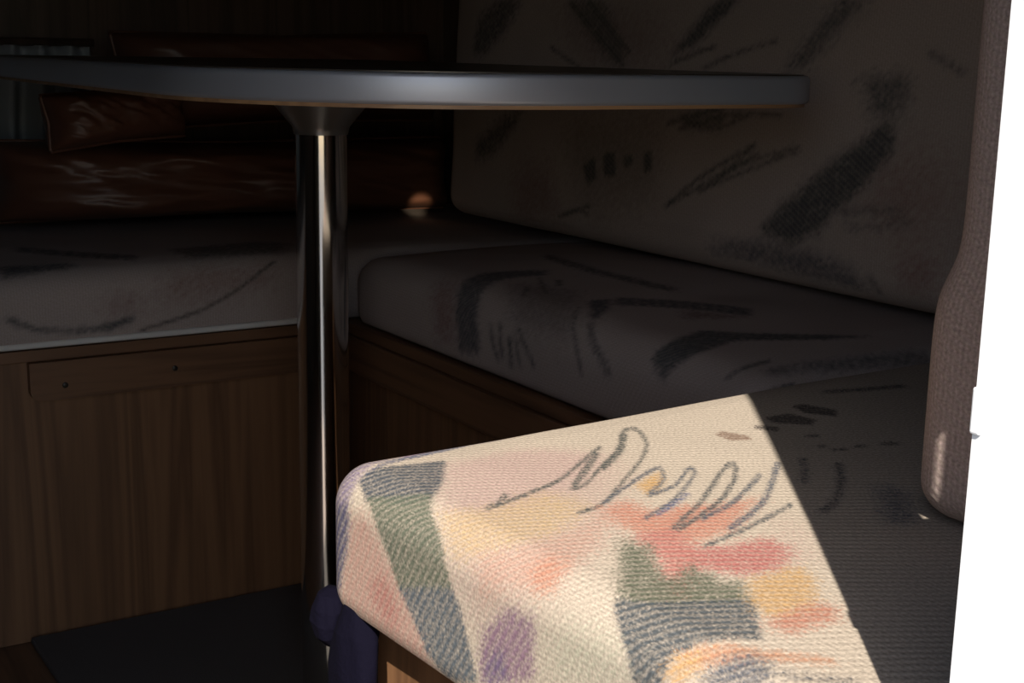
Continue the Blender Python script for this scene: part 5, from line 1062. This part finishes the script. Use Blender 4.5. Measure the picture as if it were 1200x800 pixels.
# ------------------------------------------------------------------ brown pillows
def pillow(name, label, size, loc, rot, seed, group):
    """soft pillow: local x length, y thickness, z height; pinched seams and creases"""
    nx, nz = 72, 40
    root = thing(name, label, 'pillow', loc, group)
    V = []; F = []
    lx, ly, lz = size
    u = np.linspace(-1, 1, nx); w = np.linspace(-1, 1, nz)
    U, W = np.meshgrid(u, w, indexing='ij')
    body = np.clip((1 - np.abs(U) ** 5), 0, 1) ** .5 * np.clip((1 - np.abs(W) ** 4.5), 0, 1) ** .5
    edge = 1 - .05 * (1 - np.abs(W)) * np.abs(U) ** 6
    X = U * lx / 2 * edge; Z = W * lz / 2 * (1 - .10 * (1 - np.abs(U)) * W ** 2)
    cr = (fbm(U * 2.5 + seed, W * 2 + seed * 2, 0) - .5) * .25 + (np.abs(fbm(U * 4 + seed + W * 2, W * 1.2 + 3 * seed, 3) - .5)) * .32
    for sgn in (-1, 1):
        Y = sgn * ly / 2 * body * (1 + cr)
        V.append(np.stack([X, Y, Z], -1).reshape(-1, 3))
    V = np.concatenate(V)
    idx = lambda s, i, j: s * nx * nz + i * nz + j
    for i in range(nx - 1):
        for j in range(nz - 1):
            F.append([idx(0, i, j), idx(0, i + 1, j), idx(0, i + 1, j + 1), idx(0, i, j + 1)])
            F.append([idx(1, i, j + 1), idx(1, i + 1, j + 1), idx(1, i + 1, j), idx(1, i, j)])
    me = bpy.data.meshes.new('pillow_case'); me.from_pydata(V.tolist(), [], F)
    bm = bmesh.new(); bm.from_mesh(me); bmesh.ops.remove_doubles(bm, verts=bm.verts[:], dist=.0004)
    bmesh.ops.recalc_face_normals(bm, faces=bm.faces[:]); bm.to_mesh(me); bm.free()
    o = link('pillow_case', me, M['pillow'], root, True)
    loop = [(x, 0, z) for x, z in zip(X[:, 0], Z[:, 0])] + [(x, 0, z) for x, z in zip(X[-1, :], Z[-1, :])][1:] + \
           [(x, 0, z) for x, z in zip(X[::-1, -1], Z[::-1, -1])][1:] + [(x, 0, z) for x, z in zip(X[0, ::-1], Z[0, ::-1])][1:]
    tube('seam_piping', loop, .003, M['pillow'], root, 6)
    root.rotation_euler = rot
    return root
G = 'brown pillows on the back bench'
R_ = math.radians
pillow('pillow', 'long brown pillow lying lowest on the back bench seat', (.70, .24, .112), (-.03, .325, .529), (R_(-2), R_(.4), R_(-3)), 1.3, G)
pillow('pillow', 'wide brown pillow piled on the long one behind the table socket', (.52, .15, .14), (.07, .37, .672), (R_(-8), R_(-1), R_(1)), 4.1, G)
pillow('pillow', 'tilted brown pillow by the grey curtain', (.19, .10, .072), (-.235, .215, .6255), (R_(-8), R_(-5), R_(8)), 7.7, G)

# ------------------------------------------------------------------ curtain
cu = thing('curtain', 'dim grey curtain hanging at the far left behind the pillows', 'curtain', (-.5, .50, .478))
nx, nz = 420, 30
V = []; F = []
for i in range(nx):
    s = i / (nx - 1); x = -.55 + .86 * s
    for j in range(nz):
        t = j / (nz - 1)
        ph = s * 128 + .9 * math.sin(s * 9)
        y = (.017 + .006 * math.sin(s * 17)) * math.sin(ph + .5 * math.sin(t * 2 + s * 5)) * (1 - .35 * t)
        V.append((x + .006 * math.sin(t * 4 + s * 11), y, t * .238))
for i in range(nx - 1):
    for j in range(nz - 1):
        a = i * nz + j; F.append((a, a + nz, a + nz + 1, a + 1))
me = bpy.data.meshes.new('drape'); me.from_pydata(V, [], F); dr = link('drape', me, M['curtain'], cu, True)
md = dr.modifiers.new('thickness', 'SOLIDIFY'); md.thickness = .0015
tube('curtain_rod', [(-.6, 0, .243), (.32, 0, .243)], .006, M['dark_wood'], cu, 12)

# ------------------------------------------------------------------ table
PX, PY = -.171, -.307
tb = thing('table', 'dark-topped dinette table with a grey metal edge on a chrome column', 'table', (PX, PY, 0))
def rounded_poly(corners):
    pts = []
    n = len(corners)
    for i, (x, y, r) in enumerate(corners):
        p = Vector((x, y)); a = Vector(corners[i - 1][:2]); b = Vector(corners[(i + 1) % n][:2])
        da = (a - p).normalized(); db = (b - p).normalized()
        half = da.angle(db) / 2
        dd = r / math.tan(half)
        c = p + (da + db).normalized() * (r / math.sin(half))
        s = p + da * dd; e = p + db * dd
        a0 = math.atan2(s.y - c.y, s.x - c.x); a1 = math.atan2(e.y - c.y, e.x - c.x)
        while a1 < a0: a1 += 2 * math.pi
        for k in range(65):
            q = a0 + (a1 - a0) * k / 64
            pts.append((c.x + r * math.cos(q), c.y + r * math.sin(q)))
    return pts
TC = [(-.388, -.715, .27), (.155, -.715, .055), (.155, .28, .06), (-.388, .28, .06)]   # counter-clockwise
outline = [(x - PX, y - PY) for x, y in rounded_poly(TC)]
bm = bmesh.new(); prism(bm, outline, .6775, .7025); 
o = from_bm('edge_trim', bm, M['alu'], tb)
for p in o.data.polygons: p.use_smooth = len(p.vertices) == 4
md = o.modifiers.new('round', 'BEVEL'); md.width = .004; md.segments = 3; md.limit_method = 'ANGLE'; md.angle_limit = R_(60)
def inset(pts, d):
    c = Vector((sum(p[0] for p in pts) / len(pts), sum(p[1] for p in pts) / len(pts)))
    return [tuple(Vector(p) - (Vector(p) - c).normalized() * d) for p in pts]
bm = bmesh.new(); prism(bm, inset(outline, .006), .7023, .7036); from_bm('tabletop', bm, M['laminate'], tb)
bm = bmesh.new(); prism(bm, inset(outline, .004), .6745, .6777); from_bm('underside_panel', bm, M['underside'], tb)
lathe('column', [(.0272, .002), (.0272, .640)], M['chrome'], tb)
lathe('socket', [(.0284, .632), (.029, .636), (.030, .640), (.055, .670), (.058, .6744)], M['socket'], tb)
lathe('floor_socket', [(.038, .0005), (.038, .003), (.031, .007), (.0282, .007)], M['socket'], tb)

# ------------------------------------------------------------------ black floor carpet
ca = box('floor_mat', (-.428, -.855, .0005), (-.03, -.004, .009), M['mat'], bev=.003)
tag(ca, 'dark carpet mat on the floor in front of the back bench', 'mat')

# ------------------------------------------------------------------ navy cloth
nv = thing('hanging_cloth', 'navy blue cloth hanging at the corner of the sunlit cushion, beside the table column', 'cloth', (-.42, -.9, .15))
def soft_lump(name, rings, mat, parent, n=40, seed=0):
    # stacked rings (cx, cy, z, rx, ry): a folded length of cloth with creases
    bm = bmesh.new(); rr = []
    for k, (cx, cy, z, rx, ry) in enumerate(rings):
        row = []
        for i in range(n):
            a = 2 * math.pi * i / n
            w = 1 + .05 * math.sin(3 * a + seed + k * .25) + .03 * math.sin(7 * a + seed * 2 - k * .2)
            row.append(bm.verts.new((cx + rx * w * math.cos(a), cy + ry * w * math.sin(a), z)))
        rr.append(row)
    for a, b in zip(rr, rr[1:]):
        for i in range(n): bm.faces.new((a[i], a[(i + 1) % n], b[(i + 1) % n], b[i]))
    bm.faces.new(rr[0]); bm.faces.new(rr[-1])
    bmesh.ops.recalc_face_normals(bm, faces=bm.faces[:])
    return from_bm(name, bm, mat, parent, True)
def interp(keys, m):
    out = []
    for i in range(m):
        q = i / (m - 1) * (len(keys) - 1); k = min(int(q), len(keys) - 2); f = q - k; f = f * f * (3 - 2 * f)
        out.append(tuple(a * (1 - f) + b * f for a, b in zip(keys[k], keys[k + 1])))
    return out
keys = [(.014, .018, .232, .005, .006), (.012, .014, .222, .010, .014), (.008, .012, .205, .012, .022), (.004, .008, .18, .012, .0255), (.0, .006, .10, .011, .025), (.0, .0, .0, .010, .026), (.0, .0, -.09, .010, .025), (.002, .0, -.12, .006, .018)]
soft_lump('drape', interp(keys, 60), M['navy'], nv, 40, 1.0)
keys = [(.004, .040, .226, .003, .004), (.002, .038, .223, .008, .009), (.0, .036, .214, .010, .0125), (-.001, .036, .205, .011, .0135), (.0, .035, .196, .010, .012), (.003, .034, .189, .006, .008), (.005, .033, .187, .002, .003)]
soft_lump('folded_loop', interp(keys, 40), M['navy'], nv, 40, 2.6)


# ------------------------------------------------------------------ sun, sky, camera
sd = bpy.data.lights.new('sun', 'SUN'); sd.energy = 6.9; sd.angle = R_(.53); sd.color = (1, .93, .82)
so = bpy.data.objects.new('sun', sd); COL.objects.link(so)
ELEV = R_(42)
az = Vector((.573, .82, 0)).normalized()
dirv = Vector((az.x * math.cos(ELEV), az.y * math.cos(ELEV), -math.sin(ELEV)))
so.rotation_euler = dirv.to_track_quat('-Z', 'Y').to_euler(); so.location = (-3, -5, 4)

w = bpy.data.worlds.new('sky'); S.world = w; w.use_nodes = True
nt = w.node_tree; bg = nt.nodes['Background']
sk = nt.nodes.new('ShaderNodeTexSky'); sk.sky_type = 'NISHITA'; sk.sun_disc = False
sk.sun_elevation = ELEV; sk.sun_rotation = math.atan2(-az.x, -az.y)
nt.links.new(sk.outputs['Color'], bg.inputs['Color']); bg.inputs['Strength'].default_value = .20

pd = bpy.data.lights.new('doorway_portal', 'AREA'); pd.shape = 'RECTANGLE'; pd.size = JX - DX; pd.size_y = HEAD
pd.cycles.is_portal = True
po = bpy.data.objects.new('doorway_portal', pd); COL.objects.link(po)
po.location = ((JX + DX) / 2, YF0 - .002, HEAD / 2); po.rotation_euler = (R_(90), 0, 0)

gd = bpy.data.lights.new('added_glint_spot', 'SPOT'); gd.energy = 260; gd.spot_size = R_(1.1); gd.spot_blend = .9; gd.color = (1, .85, .6); gd.shadow_soft_size = .004  # added spot lamp, stands in for a reflected sun glint on the pillow
go = bpy.data.objects.new('added_glint_spot', gd); COL.objects.link(go)
go.location = (-.75, -1.9, .74); go.rotation_euler = (Vector((.222, .2, .488)) - go.location).to_track_quat('-Z', 'Y').to_euler()

cd = bpy.data.cameras.new('camera'); cd.sensor_width = 36; cd.lens = 48; cd.clip_start = .02
cam = bpy.data.objects.new('camera', cd); COL.objects.link(cam)
cam.matrix_world = Matrix.Translation((-.767, -1.63, .72)) @ Matrix.Rotation(R_(-32.3), 4, 'Z') @ Matrix.Rotation(R_(90 - 12), 4, 'X') @ Matrix.Rotation(R_(1.04), 4, 'Z')
S.camera = cam
S.view_settings.view_transform = 'Standard'; S.view_settings.look = 'None'
S.view_settings.gamma = 1; S.view_settings.use_curve_mapping = False; S.view_settings.exposure = 0
S.cycles.use_denoising = True
S.cycles.max_bounces = 10; S.cycles.diffuse_bounces = 6; S.cycles.sample_clamp_indirect = 4
